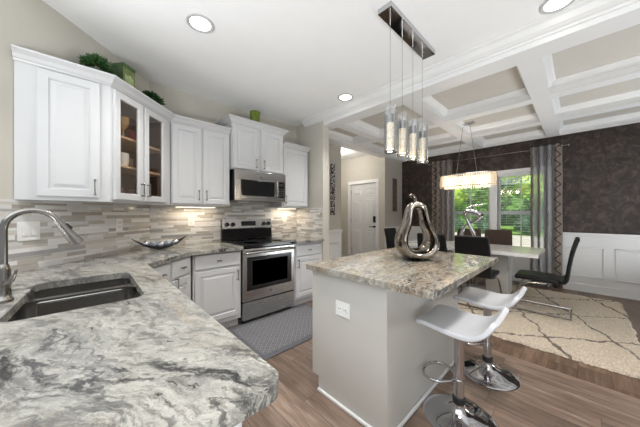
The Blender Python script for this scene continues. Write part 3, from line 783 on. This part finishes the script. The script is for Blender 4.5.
# microwave
r = thing('microwave', 'stainless over the range microwave with black glass door', 'microwave', (1.298, 2.85, 1.447))
MW, MHt = .742, .380
MB().box(0, MW, .022, .42, .004, MHt).build('body', 'black', r)
d = MB().box(0, MW - .0, -.006, .021, 0, MHt, .004).build('front_panel', 'steel', r)
MB().box(.075, .555, -.0095, -.0062, .062, .262, .002).build('door_window', 'black', d)
MB().box(.605, MW - .022, -.0095, -.0062, .055, .268, .002).build('keypad', 'black', d)
bt = MB()
for i in range(3):
    for j in range(4): bt.box(.622 + i * .035, .645 + i * .035, -.0106, -.0096, .075 + j * .03, .092 + j * .03)
bt.build('buttons', 'darknickel', d); MB().box(.62, .705, -.0106, -.0096, .215, .245).build('clock', 'blackm', d)
hm = MB(); hm.tube([(.580, -.006, .045), (.580, -.045, .060), (.580, -.05, .16), (.580, -.045, .26), (.580, -.006, .275)], .011, 10); hm.build('handle', 'steel', d, True)
vt = MB()
for i in range(26): vt.box(.03 + i * .027, .048 + i * .027, -.0072, -.0062, .335, .345)
vt.build('vent_slots', 'steel', d); MB().cyl((MW / 2 - .02, -.0062, .305), (MW / 2 - .02, -.0085, .305), .010, n=14).build('badge', 'blackm', d)

# ------------------------------------------------------------------ island
isl = thing('kitchen_island', 'pale grey kitchen island cabinet under the granite slab', 'island', (0, 0, 0))
IX0, IX1, IY0, IY1 = 1.24, 2.42, .753, 1.375
m = MB(); m.prism([(IX0 + .001, IY0 + .001), (IX1, IY0 + .001), (IX1, IY1 - .02), (IX0 + .001, IY1 - .02)], .10, .8765); m.box(IX0 + .001, IX1, IY0 + .001, IY1 - .075, 0, .10); m.build('body', 'cab', isl)
ep = MB(); ep.loopskin([[(x, IY0, 0), (x, IY1 - .065, 0), (x, IY1 - .065, .10), (x, IY1 - .02, .10), (x, IY1 - .02, .8765), (x, IY0, .8765)] for x in (IX0 - .006, IX0)], True, True, True); ep.build('end_panel', 'island', isl)
MB().box(IX0 - .006, IX1, IY0 - .006, IY0, 0, .8765).build('back_panel', 'island', isl)
bb = MB(); bb.box(IX0 - .024, IX0 - .0065, IY0 - .024, IY1 - .066, 0, .022, .006); bb.box(IX0 - .0065, IX1, IY0 - .024, IY0 - .0065, 0, .022, .006); bb.build('shoe_molding', 'trim', isl)
for x0, x1 in ((IX0 + .01, IX0 + .395), (IX0 + .405, IX0 + .785), (IX0 + .795, IX1 - .01)):
    for z0, z1, lp in ((.14, .68, DOOR), (.70, .86, DRAWER)):
        p = MB().panel(x0, x1, z0, z1, 0, lp); p.xf(Matrix.Translation((x0 + x1, IY1 - .0195, 0)) @ Matrix.Rotation(PI, 4, 'Z')); p.build('door' if z0 < .5 else 'drawer', 'cab', isl)
MB().box(IX0 - .006, IX0 + .014, IY1 - .02, IY1 + .002, .10, .8765).build('stile', 'island', isl)
it = MB().slab(rounded([(1.177, .466), (2.518, .466), (2.518, 1.392), (1.177, 1.392)], .008, 3), [], .877, .914).build('countertop', 'granite_x'); edge_bevel(it, .005)
tag(it, 'tan and grey veined granite slab on the kitchen island', 'countertop')
outlet('wall_outlet', 'white outlet on the end panel of the island', (IX0 - .007, 1.075, .653), -PI / 2, .122, .100)

# pear sculpture
pr = thing('pear_sculpture', 'shiny bronze pear shaped open sculpture standing on the island', 'sculpture', (1.95, .914, .9145), rad(46.41 - 90))
OUT = [(0, .0), (.07, .002), (.125, .028), (.155, .075), (.166, .13), (.158, .185), (.135, .24), (.108, .29), (.092, .335), (.086, .375), (.080, .41), (.064, .445), (.038, .466), (0, .474)]
INN = [(0, .085), (.03, .087), (.055, .098), (.074, .118), (.083, .148), (.081, .18), (.070, .218), (.054, .25), (.045, .285), (.040, .32), (.037, .352), (.033, .382), (.020, .402), (0, .41)]
def ringpts(P):
    full = P + [(-x, z) for x, z in P[-2:0:-1]]; return full
def resample(P, n):
    L = [0]
    for i in range(len(P)): L.append(L[-1] + math.dist(P[i], P[(i + 1) % len(P)]))
    out = []
    for k_ in range(n):
        t_ = k_ / n * L[-1]; i = max(j for j in range(len(P)) if L[j] <= t_); f = (t_ - L[i]) / max(1e-9, L[i + 1] - L[i]); a_, b_ = P[i], P[(i + 1) % len(P)]
        out.append((a_[0] + (b_[0] - a_[0]) * f, a_[1] + (b_[1] - a_[1]) * f))
    return out
O_, I_ = ringpts(OUT), ringpts(INN)
rings = []
for (ox, oz), (ix, iz) in zip(O_, I_):
    cxm, czm = (ox + ix) / 2, (oz + iz) / 2; hx_, hz_ = (ox - ix) / 2, (oz - iz) / 2
    dep = .135 * (1 - .55 * max(0, (czm - .12)) / .34)
    rings.append([(cxm + hx_ * math.cos(a), dep * math.sin(a), czm + hz_ * math.cos(a)) for a in [2 * PI * j / 14 for j in range(14)]])
m = MB(); m.loopskin(rings + [rings[0]]); bmesh.ops.remove_doubles(m.bm, verts=m.bm.verts, dist=1e-5); bmesh.ops.recalc_face_normals(m.bm, faces=m.bm.faces)
ob = m.build('body', 'pear', pr, True); ss = ob.modifiers.new('s', 'SUBSURF'); ss.levels = 2; ss.render_levels = 2
MB().tube([(0, 0, .464), (-.004, 0, .490), (-.016, 0, .512), (-.034, 0, .522), (-.046, 0, .512)], [.016, .014, .014, .015, .018], 10).build('stem', 'pear', pr, True)

# ------------------------------------------------------------------ bar stools
def stool(label, loc):
    s = thing('bar_stool', label, 'stool', loc, 0, None)
    MB().lathe([(0, .0005), (.205, .0005), (.207, .006), (.200, .012), (.15, .022), (.10, .034), (.062, .052), (.040, .078), (.034, .092), (.034, .10), (0, .10)], n=48).build('base', 'chrome', s, True)
    MB().lathe([(.036, .10), (.036, .135), (.030, .14), (0, .14)], n=24).build('collar', 'blackm', s, True)
    MB().cyl((0, 0, .138), (0, 0, .555), .029, n=24).build('column', 'chrome', s, True)
    ft = MB(); P = [(0, .028, .235), (.045, .035, .235), (.10, .085, .235), (.115, .135, .235), (.095, .18, .235), (.05, .205, .235), (0, .212, .235)]
    P = P + [(-x, y, z) for x, y, z in P[-2:0:-1]]
    ft.tube(P, .009, 10, True); ft.cyl((0, 0, .222), (0, 0, .25), .034, n=20); ft.build('footrest', 'chrome', s, True)
    # swooped seat: thin shell, front edge rolls down, back lip rises
    prof = [(.215, .590), (.20, .606), (.17, .614), (.12, .614), (.05, .606), (-.03, .598), (-.09, .600), (-.135, .616), (-.17, .648), (-.195, .688), (-.205, .705)]
    hw = [.16, .180, .188, .193, .196, .198, .200, .200, .196, .185, .165]
    g_ = MB(); top = []; nx = 10
    for (y, z), w in zip(prof, hw):
        top.append([(w * (2 * i / nx - 1), y, z + .012 * (abs(2 * i / nx - 1) ** 3)) for i in range(nx + 1)])
    g_.loopskin(top, False)
    bmesh.ops.recalc_face_normals(g_.bm, faces=g_.bm.faces)
    if sum(f.normal.z for f in g_.bm.faces) < 0: bmesh.ops.reverse_faces(g_.bm, faces=g_.bm.faces)
    so = g_.build('seat', 'seat', s, True); md = so.modifiers.new('t', 'SOLIDIFY'); md.thickness = .030; md.offset = -1
    md = so.modifiers.new('b', 'BEVEL'); md.width = .010; md.segments = 3; md.limit_method = 'ANGLE'; md.angle_limit = rad(40)
    ss = so.modifiers.new('s', 'SUBSURF'); ss.levels = 1; ss.render_levels = 1
    MB().lathe([(.029, .552), (.07, .560), (.09, .567), (0, .567)], n=24).build('seat_plate', 'chrome', s, True)
    MB().tube([(.05, 0, .556), (.11, .03, .550), (.155, .06, .545), (.165, .065, .538)], .005, 8).build('lift_lever', 'chrome', s, True)
    return s
st1 = stool('white swoop seat chrome bar stool nearest the camera at the island', (1.70, .518, 0))
st2 = copy_tree(st1); st2.location = (2.345, .505, 0); st2['label'] = 'white swoop seat chrome bar stool farther along the island near the rug'

# ------------------------------------------------------------------ rugs
ru = tag(MB().box(-.555, .555, -.40, .40, 0, .008, .003).build('runner_mat', 'runner', None, False, (1.685, 2.285, .0005)), 'grey patterned runner mat on the floor in front of the range', 'mat')
def shag():
    m = MB(); x0, x1, y0, y1 = 3.09, 5.52, -.42, 2.62; nx, ny = 120, 150
    rnd = random.Random(3); rows = []
    for i in range(nx + 1):
        row = []
        for j in range(ny + 1):
            e_ = min(i, nx - i, j, ny - j); z = .004 if e_ == 0 else .018 + rnd.uniform(0, .014)
            jx = rnd.uniform(-.008, .008) * (2 if e_ < 1 else 1); jy = rnd.uniform(-.008, .008) * (2 if e_ < 1 else 1)
            row.append((x0 + (x1 - x0) * i / nx + jx, y0 + (y1 - y0) * j / ny + jy, z))
        rows.append(row)
    m.loopskin(rows, False)
    bmesh.ops.recalc_face_normals(m.bm, faces=m.bm.faces)
    if sum(f.normal.z for f in m.bm.faces) < 0: bmesh.ops.reverse_faces(m.bm, faces=m.bm.faces)
    return m.build('shag_rug', 'rug')
tag(shag(), 'cream shag rug with dark diamond lines under the dining table', 'rug')

# ------------------------------------------------------------------ dining table and chairs
RZ = .034
tb = thing('dining_table', 'glossy white rectangular dining table on a grey panel base', 'table', (4.56, 1.275, RZ))
MB().box(-.46, .46, -.93, .93, .685, .73, .004).build('tabletop', 'tabletop', tb)
MB().box(-.19, .19, -.58, .58, 0, .05, .004).build('base_plate', 'tablebase', tb)
for y in (-.44, .44): MB().box(-.18, .18, y - .135, y + .135, .0505, .6845, .004).build('leg', 'tablebase', tb)
def chair(label, loc, rz, mat='leather'):
    c_ = thing('dining_chair', label, 'chair', loc, rz)
    # seat and back; chair faces +y
    def shell(prof, hw, th_, name, n_=8):
        g_ = MB(); rows = [[(w * (2 * i / n_ - 1), y, z) for i in range(n_ + 1)] for (y, z), w in zip(prof, hw)]
        g_.loopskin(rows, False); bmesh.ops.recalc_face_normals(g_.bm, faces=g_.bm.faces)
        o_ = g_.build(name, mat, c_, True); md_ = o_.modifiers.new('t', 'SOLIDIFY'); md_.thickness = th_; md_.offset = 0
        md_ = o_.modifiers.new('b', 'BEVEL'); md_.width = th_ * .35; md_.segments = 3; md_.limit_method = 'ANGLE'; md_.angle_limit = rad(45); return o_
    shell([(.26, .418), (.22, .427), (.10, .428), (-.06, .422), (-.17, .418)], [.205, .214, .216, .214, .212], .055, 'seat')
    shell([(-.168, .418), (-.208, .426), (-.228, .455), (-.240, .52), (-.250, .62), (-.268, .74), (-.290, .84), (-.312, .925), (-.322, .955)], [.212, .212, .212, .212, .212, .210, .206, .200, .195], .042, 'backrest')
    f_ = MB(); zf = .014
    P = []
    for sx in (-1, 1):
        q = [(sx * .20, -.05, .385), (sx * .20, .10, .372), (sx * .20, .22, .32), (sx * .215, .33, .10), (sx * .218, .345, .045), (sx * .218, .32, zf), (sx * .218, .20, zf), (sx * .218, -.265, zf)]
        P.append(q)
    f_.tube(P[0] + P[1][::-1], .0115, 8); f_.tube([(-.20, -.05, .385), (.20, -.05, .385)], .010, 8)
    f_.build('frame', 'darkchrome', c_, True)
    return c_
ch = chair('black leather cantilever chair at the near end of the dining table, turned side on', (4.315, .325, RZ), 0)
def more(label, loc, rz, mat=None):
    o = copy_tree(ch); o.location = loc; o.rotation_euler = (0, 0, rz); o['label'] = label
    if mat:
        for k_ in kids(o):
            if k_.name.split('.')[0] in ('seat', 'backrest'): k_.data = k_.data.copy(); k_.data.materials[0] = M[mat]
    return o
more('black dining chair seen from behind just past the island corner', (3.985, .975, RZ), -PI / 2)
more('black dining chair seen from behind right of the pear sculpture', (3.985, 1.50, RZ), -PI / 2)
more('dark brown dining chair across the table on the right below the window mullion', (5.12, 1.005, RZ), PI / 2, 'brownleather')
more('dark brown dining chair across the table behind the silver sculpture', (5.12, 1.475, RZ), PI / 2, 'brownleather')
more('black dining chair at the far end of the table left of the pear sculpture', (4.50, 2.34, RZ), PI)

# silver knot sculpture on the table
kn = thing('knot_sculpture', 'polished silver twisted ribbon sculpture on the dining table', 'sculpture', (4.52, 1.21, RZ + .73))
def kp(y, z, x=0): return (x, y - 1.21, z - .76)
MB().box(-.05, .05, -.15, .16, 0, .02, .004).build('plinth', 'chrome', kn)
ctl = [kp(1.345, .785), kp(1.35, .87, .02), kp(1.32, 1.04, .03), kp(1.237, 1.115, .03), kp(1.13, 1.18, .02), kp(1.07, 1.25, 0), kp(1.15, 1.30, -.02), kp(1.262, 1.31, -.03), kp(1.262, 1.22, -.03), kp(1.20, 1.07, -.03), kp(1.135, .92, -.02), kp(1.11, .785)]
def catmull(P, n_=6):
    P = [Vector(p) for p in P]; out = []
    for i in range(len(P) - 1):
        p0, p1, p2, p3 = P[max(0, i - 1)], P[i], P[i + 1], P[min(len(P) - 1, i + 2)]
        for k_ in range(n_):
            t_ = k_ / n_; out.append(.5 * ((2 * p1) + (p2 - p0) * t_ + (2 * p0 - 5 * p1 + 4 * p2 - p3) * t_ ** 2 + (3 * p1 - p0 - 3 * p2 + p3) * t_ ** 3))
    out.append(P[-1]); return out
cp_ = catmull(ctl); MB().tube(cp_, [.036 + .012 * math.cos(i / len(cp_) * 4 * PI) for i in range(len(cp_))], 12).build('ribbon', 'chrome', kn, True)
cp_ = catmull([kp(1.26, 1.30, -.03), kp(1.245, 1.36, -.02), kp(1.177, 1.40, 0), kp(1.10, 1.42, .02), kp(1.03, 1.425, .04)]); MB().tube(cp_, [.026 * (1 - .75 * i / (len(cp_) - 1)) for i in range(len(cp_))], 10).build('tail', 'chrome', kn, True)

# ------------------------------------------------------------------ curtains, rod, blinds
def curtain(y0, y1, label, nf, mat):
    m = MB(); n_ = nf * 16; zs = [.015, .3, .7, 1.1, 1.5, 1.9, 2.2, 2.40, 2.475]
    rows = []; X0 = 5.83; uvs = {}
    for z in zs:
        row = []
        for i in range(n_ + 1):
            t_ = i / n_; s_ = math.sin(2 * PI * nf * t_ + .9); sq = math.copysign(abs(s_) ** .6, s_)
            row.append((X0 + .038 * sq, y0 + (y1 - y0) * t_ + .004 * math.sin(9 * z + 5 * t_), z))
        rows.append(row)
    m.loopskin(rows, False)
    uvl = m.bm.loops.layers.uv.new('uv')
    L = [0]
    for i in range(n_): L.append(L[-1] + math.dist(rows[0][i][:2], rows[0][i + 1][:2]))
    m.bm.verts.ensure_lookup_table()
    idx = {v: k_ for k_, v in enumerate(m.bm.verts)}
    for f in m.bm.faces:
        for l in f.loops: l[uvl].uv = ((idx[l.vert] % (n_ + 1)) / n_, l.vert.co.z)
    o = m.build('curtain', mat, None, True); md = o.modifiers.new('t', 'SOLIDIFY'); md.thickness = .0015
    tag(o, label, 'curtain')
    return o
curtain(.185, .60, 'taupe patterned sheer curtain at the right side of the window', 4, 'curtain_right')
curtain(1.92, 2.36, 'taupe patterned sheer curtain at the left side of the window', 4, 'curtain_left')
rod = thing('curtain_rod', 'slim metal curtain rod spanning above the dining window', 'rod', (5.83, 1.27, 2.43))
MB().cyl((0, -1.16, 0), (0, 1.16, 0), .009, n=10).build('pole', 'nickel', rod, True)
for y in (-1.16, 1.16): MB().sphere((0, y, 0), .02).build('finial', 'nickel', rod, True)
for y in (-1.12, 0, 1.12): MB().cyl((0, y, 0), (.12, y, 0), .006, n=8).build('bracket', 'nickel', rod, True)
for i, (y0, y1) in enumerate(((WY0, WYM0), (WYM1, WY1))):
    b = thing('window_blind', 'white horizontal slat blind in the %s half of the dining window' % ('right' if i == 0 else 'left'), 'blind', (XD + .018, (y0 + y1) / 2, 0))
    w = (y1 - y0) / 2 - .008
    MB().box(-.025, .025, -w, w, WZ1 - .045, WZ1 - .002, .003).build('head_rail', 'blind', b)
    s_ = MB(); z = WZ0 + .05
    while z < WZ1 - .06:
        s_.box(-.022, .022, -w, w, z, z + .0028); z += .048
    s_.xf(Matrix.Identity(4)).build('slats', 'blind', b)
    for y in (-w * .6, w * .6): MB().cyl((-.024, y, WZ0 + .03), (-.024, y, WZ1 - .04), .0014, n=5).build('cord', 'blind', b)
    MB().box(-.022, .022, -w, w, WZ0 + .006, WZ0 + .026, .003).build('bottom_rail', 'blind', b)

# ------------------------------------------------------------------ wall art
ar = thing('wall_art', 'tall narrow black scroll panel on the wall beside the pantry', 'wall art', (3.455, YB - .001, 1.755))
MB().box(-.055, .055, -.02, 0, -.50, .50).build('panel', 'scroll', ar)
ar = thing('wall_art', 'narrow brown carved panel on the dining side wall near the front door', 'wall art', (5.545, YA - .001, 1.745))
MB().box(-.125, .125, -.02, 0, -.42, .42, .004).build('panel', 'bronzewood', ar)
fr = MB(); fr.panel(-.135, .135, -.43, .43, 0, [(0, 0), (0, .026), (.02, .028), (.024, .018), (.024, 0)], False); fr.build('frame', 'tablebase', ar)

# ------------------------------------------------------------------ ceiling lights
def can(x, y, label):
    t_ = thing('recessed_light', label, 'light', (x, y, H))
    MB().lathe([(.072, -.0005), (.100, -.0005), (.100, -.006), (.094, -.010), (.076, -.006), (.072, -.0005)], n=40).build('trim_ring', 'can_ring', t_, True)
    MB().lathe([(0, -.004), (.074, -.004), (.074, -.002), (0, -.002)], n=32).build('lens', 'lamp_on', t_)
    lamp('recessed_lamp', 'SPOT', (x, y, H - .02), CAN_W, (1, .965, .92), spot_size=rad(118), spot_blend=.9, shadow_soft_size=.06)
can(.644, 2.021, 'round recessed ceiling light above the glass door cabinet side of the kitchen')
can(2.384, 2.035, 'round recessed ceiling light near the pantry wall and header beam')
can(2.385, .098, 'round recessed ceiling light at upper right beside the header beam')
can(.90, -.05, 'unseen recessed ceiling light completing the grid, added to light the stool seats')  # out of view; added so the counter edge shades the stool seats
fl = thing('flush_light', 'round flush ceiling light in the hall beyond the kitchen', 'light', (4.25, 3.95, H))
MB().lathe([(.15, -.001), (.15, -.03), (.12, -.06), (.06, -.075), (0, -.08)], n=32).build('shade', 'lamp_on', fl, True)
lamp('hall_lamp', 'POINT', (4.25, 3.95, H - .2), HALL_W, (1, .94, .86), shadow_soft_size=.12)

# island pendant
pd = thing('pendant_light', 'four light glass cylinder pendant on a mirrored canopy above the island', 'light', (1.905, .945, H))
MB().box(-.378, .378, -.055, .055, -.04, -.0005, .003).build('canopy', 'chrome', pd)
for i in range(4):
    x = -.300 + i * .178; zb = 1.728 - H
    MB().cyl((x, 0, -.04), (x, 0, zb + .32), .0013, n=6).build('cord', 'nickel', pd)
    tg = MB(); ri, ro = .043, .0455
    tg.lathe([(ro, zb), (ro, zb + .33), (ri, zb + .33), (ri, zb + .012), (0, zb + .012), (0, zb), (ro, zb)], (x, 0, 0), 28); sh = tg.build('glass_tube', 'tubeglass', pd, True)
    MB().lathe([(0, zb + .275), (.032, zb + .275), (.032, zb + .222), (.029, zb + .215), (0, zb + .215)], (x, 0, 0), 24).build('socket_cap', 'darknickel', pd, True)
    MB().lathe([(0, zb + .2145), (.027, zb + .2145), (.027, zb + .026), (0, zb + .026)], (x, 0, 0), 24).build('bubble_crystal', 'crystal', pd, True)
    ro_ = MB(); ro_.cyl((x - .046, 0, zb + .285), (x + .046, 0, zb + .285), .002, n=6); ro_.cyl((x, 0, zb + .27), (x, 0, zb + .33), .006, n=8); ro_.build('hanger', 'darknickel', pd, True)
    lamp('pendant_lamp', 'POINT', (1.905 + x, .945, 1.728 - .03), PEND_W, (1, .86, .66), shadow_soft_size=.03)

# chandelier over the table
cx, cy, zt, zb = 4.50, 1.26, 1.925, 1.722
cd = thing('chandelier', 'oval crystal strand chandelier hanging over the dining table', 'chandelier', (cx, cy, H))
MB().box(-.05, .05, -.12, .12, -.03, -.0005, .003).build('canopy', 'chrome', cd)
for y in (-.05, .05): MB().cyl((0, y, -.03), (0, y * 3.0, zt - H), .003, n=6).build('hanging_wire', 'nickel', cd)
ra, rb = .16, .405
def oval(k_=1.0, n_=72): return [(ra * k_ * math.cos(2 * PI * i / n_), rb * k_ * math.sin(2 * PI * i / n_)) for i in range(n_)]
for z in (zt - H, zb - H + .012):
    MB().sweep([(0, z - .006), (.006, z - .006), (.006, z + .006), (0, z + .006)], oval()[::-1], True).build('band', 'chrome', cd)
s_ = MB(); rnd = random.Random(2)
for ring_, n_ in ((1.0, 84), (.82, 60)):
    for x, y in oval(ring_, n_):
        z0 = zb - H + rnd.uniform(-.006, .006) - (.02 if ring_ < 1 else 0)
        s_.box(x - .0055, x + .0055, y - .0055, y + .0055, z0, zt - H - .002)
tag(s_.build('crystal_strands', 'strand', cd), kind='stuff')
MB().box(-.01, .01, -.32, .32, zt - H - .02, zt - H - .006).build('crossbar', 'chrome', cd)
for y in (-.26, -.09, .09, .26):
    MB().sphere((0, y, zt - H - .06), .022, 12, 8).build('bulb', 'lamp_on', cd, True)
    lamp('chandelier_lamp', 'POINT', (cx, cy + y, zt - .11), CHAND_W, (1, .90, .76), shadow_soft_size=.05)

# ------------------------------------------------------------------ things on top of the cabinets
TOPZ = UZ1 + .002
def leaves(m, c_, R, n_, ln, wd, seed, flat=.8):
    rnd = random.Random(seed)
    for _ in range(n_):
        a = rnd.uniform(0, 2 * PI); el = rnd.uniform(-.2, 1.45); rr = R * rnd.uniform(.35, 1)
        base = Vector(c_) + Vector((math.cos(a) * math.cos(el), math.sin(a) * math.cos(el), math.sin(el) * flat)) * rr * .75
        dr_ = Vector((math.cos(a) * math.cos(el) + rnd.uniform(-.4, .4), math.sin(a) * math.cos(el) + rnd.uniform(-.4, .4), math.sin(el) + rnd.uniform(-.2, .5))).normalized()
        side = dr_.cross(Vector((rnd.uniform(-1, 1), rnd.uniform(-1, 1), rnd.uniform(-.3, 1)))).normalized() * wd; up_ = dr_.cross(side).normalized() * wd * .4
        l_ = ln * rnd.uniform(.7, 1.2)
        v = [m.bm.verts.new(base), m.bm.verts.new(base + dr_ * l_ * .5 + side), m.bm.verts.new(base + dr_ * l_), m.bm.verts.new(base + dr_ * l_ * .5 - side), m.bm.verts.new(base + dr_ * l_ * .5 + up_)]
        m.bm.faces.new((v[0], v[1], v[4])); m.bm.faces.new((v[1], v[2], v[4])); m.bm.faces.new((v[2], v[3], v[4])); m.bm.faces.new((v[3], v[0], v[4]))
    return m
def bush(name, label, loc, R, n_, seed, h=.16):
    t_ = thing(name, label, 'plant', loc)
    MB().lathe([(.04, 0), (.055, h * .8), (.058, h), (.05, h), (.048, h * .85), (0, h * .8)], n=20).build('pot', 'tin_dark', t_, True)
    m = leaves(MB(), (0, 0, h + R * .25), R, n_, .044, .008, seed); m.build('foliage', 'leaf', t_)
    return t_
bush('potted_greenery', 'bushy green artificial plant on the cabinet top left of the green tin', (.065, 2.645, TOPZ), .105, 620, 1, .17)
bush('potted_greenery', 'bushy green artificial plant on the cabinet top by the room corner', (.495, 3.06, TOPZ), .11, 560, 5, .175)
tn = thing('tin', 'square green canister on top of the glass door cabinet', 'tin', (.238, 2.735, TOPZ), PI / 4 - .12)
MB().box(-.058, .058, -.058, .058, 0, .285, .004).build('body', 'tin_light', tn)
MB().box(-.061, .061, -.061, .061, .2855, .315, .006).build('lid', 'tin_dark', tn)
MB().box(-.0585, -.0583, -.058, .058, .0, .2854).build('side_print', 'tin_dark', tn)
MB().box(-.040, .040, -.0598, -.0585, .07, .23).build('label_patch', 'tin_mid', tn)
gp = thing('ceramic_pot', 'small shiny green ceramic pot on top of the cabinet above the microwave', 'pot', (1.665, 3.03, 2.402))
MB().lathe([(.035, 0), (.05, .06), (.062, .17), (.068, .255), (.060, .262), (.054, .25), (.05, .17), (0, .1)], n=28).build('body', 'greenpot', gp, True)
MB().lathe([(.052, .19), (0, .19)], n=20).build('filling', 'soil', gp)

# boat bowl with decorative balls on the corner counter
bw = thing('boat_bowl', 'long black boat shaped bowl on the corner counter', 'bowl', (.565, 3.005, .9145), 0)
g_ = MB(); rows = []; n_ = 24
for i in range(n_ + 1):
    t_ = 2 * i / n_ - 1; x = t_ * .245; w = .075 * (1 - abs(t_) ** 2.2) + .003; zl = .018 + .105 * abs(t_) ** 1.9; dp_ = .030 * (1 - t_ * t_) + .002
    rows.append([(x, w * math.cos(a), zl - dp_ * math.sin(a) + .014 * (1 - t_ * t_)) for a in [PI * j / 10 for j in range(11)]])
g_.loopskin(rows, False); zmin = min(v.co.z for v in g_.bm.verts)
g_.xf(Matrix.Translation((0, 0, -zmin + .003))); bmesh.ops.recalc_face_normals(g_.bm, faces=g_.bm.faces)
o = g_.build('body', 'black', bw, True); md = o.modifiers.new('t', 'SOLIDIFY'); md.thickness = .004; md.offset = 0
nb = ['silver ball at the left end of the pile in the boat bowl', 'grey mosaic ball second from the left in the boat bowl', 'silver ball in the middle of the boat bowl', 'grey mosaic ball right of the middle in the boat bowl', 'silver ball at the right end of the pile in the boat bowl']
for i, x in enumerate((-.134, -.067, 0, .067, .134)):
    zc = (.063, .052, .0475, .052, .063)[i]
    o = MB().sphere((0, 0, 0), .0335, 20, 14).build('decor_ball', 'ball1' if i % 2 == 0 else 'ball2', None, True, (.565 + x, 3.005 + (.004 if i % 2 else -.004), .9145 + zc)); tag(o, nb[i], 'ball')

# ------------------------------------------------------------------ outdoors
struct(MB().box(6.12, 9, -30, 30, -.5, -.40).build('ground_lawn', 'lawn'))
struct(MB().box(9, 24, -40, 40, -.5, -.395).build('ground_road', 'road'))
struct(MB().box(24, 70, -50, 50, -.5, -.40).build('ground_lawn_far', 'lawn'))
def tree(name, label, loc, hgt, R, n_, seed, mat, trunk=.12):
    t_ = thing(name, label, 'tree', loc)
    MB().cyl((0, 0, 0), (0, 0, hgt), trunk, trunk * .5, 10).build('trunk', 'trunk', t_, True)
    m = MB(); rnd = random.Random(seed)
    for _ in range(9):
        c_ = (rnd.uniform(-.5, .5) * R, rnd.uniform(-.7, .7) * R, hgt + rnd.uniform(-.45, .5) * R); leaves(m, c_, R * rnd.uniform(.5, .75), n_ // 9, .30, .09, rnd.random(), 1)
        bmesh.ops.create_icosphere(m.bm, subdivisions=2, radius=R * .40, matrix=Matrix.Translation(c_))
    m.build('crown', mat, t_)
tree('tree', 'light green leafy tree across the road seen through the right window half', (27, 2.3, -.4), 4.3, 2.6, 2600, 11, 'treeleaf1')
tree('tree', 'light green leafy tree across the road seen through the left window half', (27, 9.0, -.4), 4.4, 2.6, 2600, 12, 'treeleaf1')
tree('tree', 'mid green taller tree farther back behind the right light green tree', (37, 3.2, -.4), 6.0, 3.6, 2600, 13, 'treeleaf2')
tree('tree', 'mid green taller tree farther back behind the left light green tree', (37, 12.8, -.4), 6.0, 3.6, 2600, 14, 'treeleaf2')
hg = thing('hedge', 'tall clipped hedge closing the view behind the trees', 'hedge', (46, 8, -.4)); m = MB(); m.box(-.8, .8, -20, 18, 0, 9)
rnd = random.Random(8)
for _ in range(150): leaves(m, (-1.0, rnd.uniform(-18, 16), rnd.uniform(.3, 9)), 1.1, 26, .9, .3, rnd.random(), 1)
m.build('foliage', 'treeleaf2', hg)
hd_lab = ['dark green round shrub by the road at the left of the window view', 'dark green round shrub by the road behind the window mullion', 'dark green round shrub by the road at the right of the window view']
for i, (x, y) in enumerate(((24.5, 8.0), (24.4, 5.3), (24.6, 2.6))):
    t_ = thing('shrub', hd_lab[i], 'shrub', (x, y, -.4)); m = MB()
    leaves(m, (0, 0, .6), 1.05, 700, .25, .08, 30 + i, 1); bmesh.ops.create_icosphere(m.bm, subdivisions=2, radius=.7, matrix=Matrix.Translation((0, 0, .70))); m.build('foliage', 'hedge', t_)
    MB().cyl((0, 0, 0), (0, 0, .3), .05, n=8).build('stem', 'trunk', t_)

# ------------------------------------------------------------------ groups of repeats
GROUPS = {'dining_chair': 'dining chairs around the table', 'bar_stool': 'bar stools at the island', 'wall_cabinet': 'white wall cabinets', 'base_cabinet': 'white base cabinets', 'recessed_light': 'recessed ceiling lights', 'wall_outlet': 'white wall outlets', 'decor_ball': 'decorative balls in the boat bowl', 'tumbler': 'tumblers in the glass door cabinet', 'goblet': 'goblets in the glass door cabinet', 'curtain': 'dining window curtains', 'window_blind': 'dining window blinds', 'tree': 'trees beyond the road', 'shrub': 'shrubs by the road', 'potted_greenery': 'plants on top of the cabinets', 'under_cabinet_light': 'under cabinet lights', 'countertop': 'granite countertops', 'wall_art': 'wall art panels'}
for o in bpy.data.objects:
    k_ = o.name.split('.')[0]
    if o.parent is None and k_ in GROUPS and 'label' in o: o['group'] = GROUPS[k_]
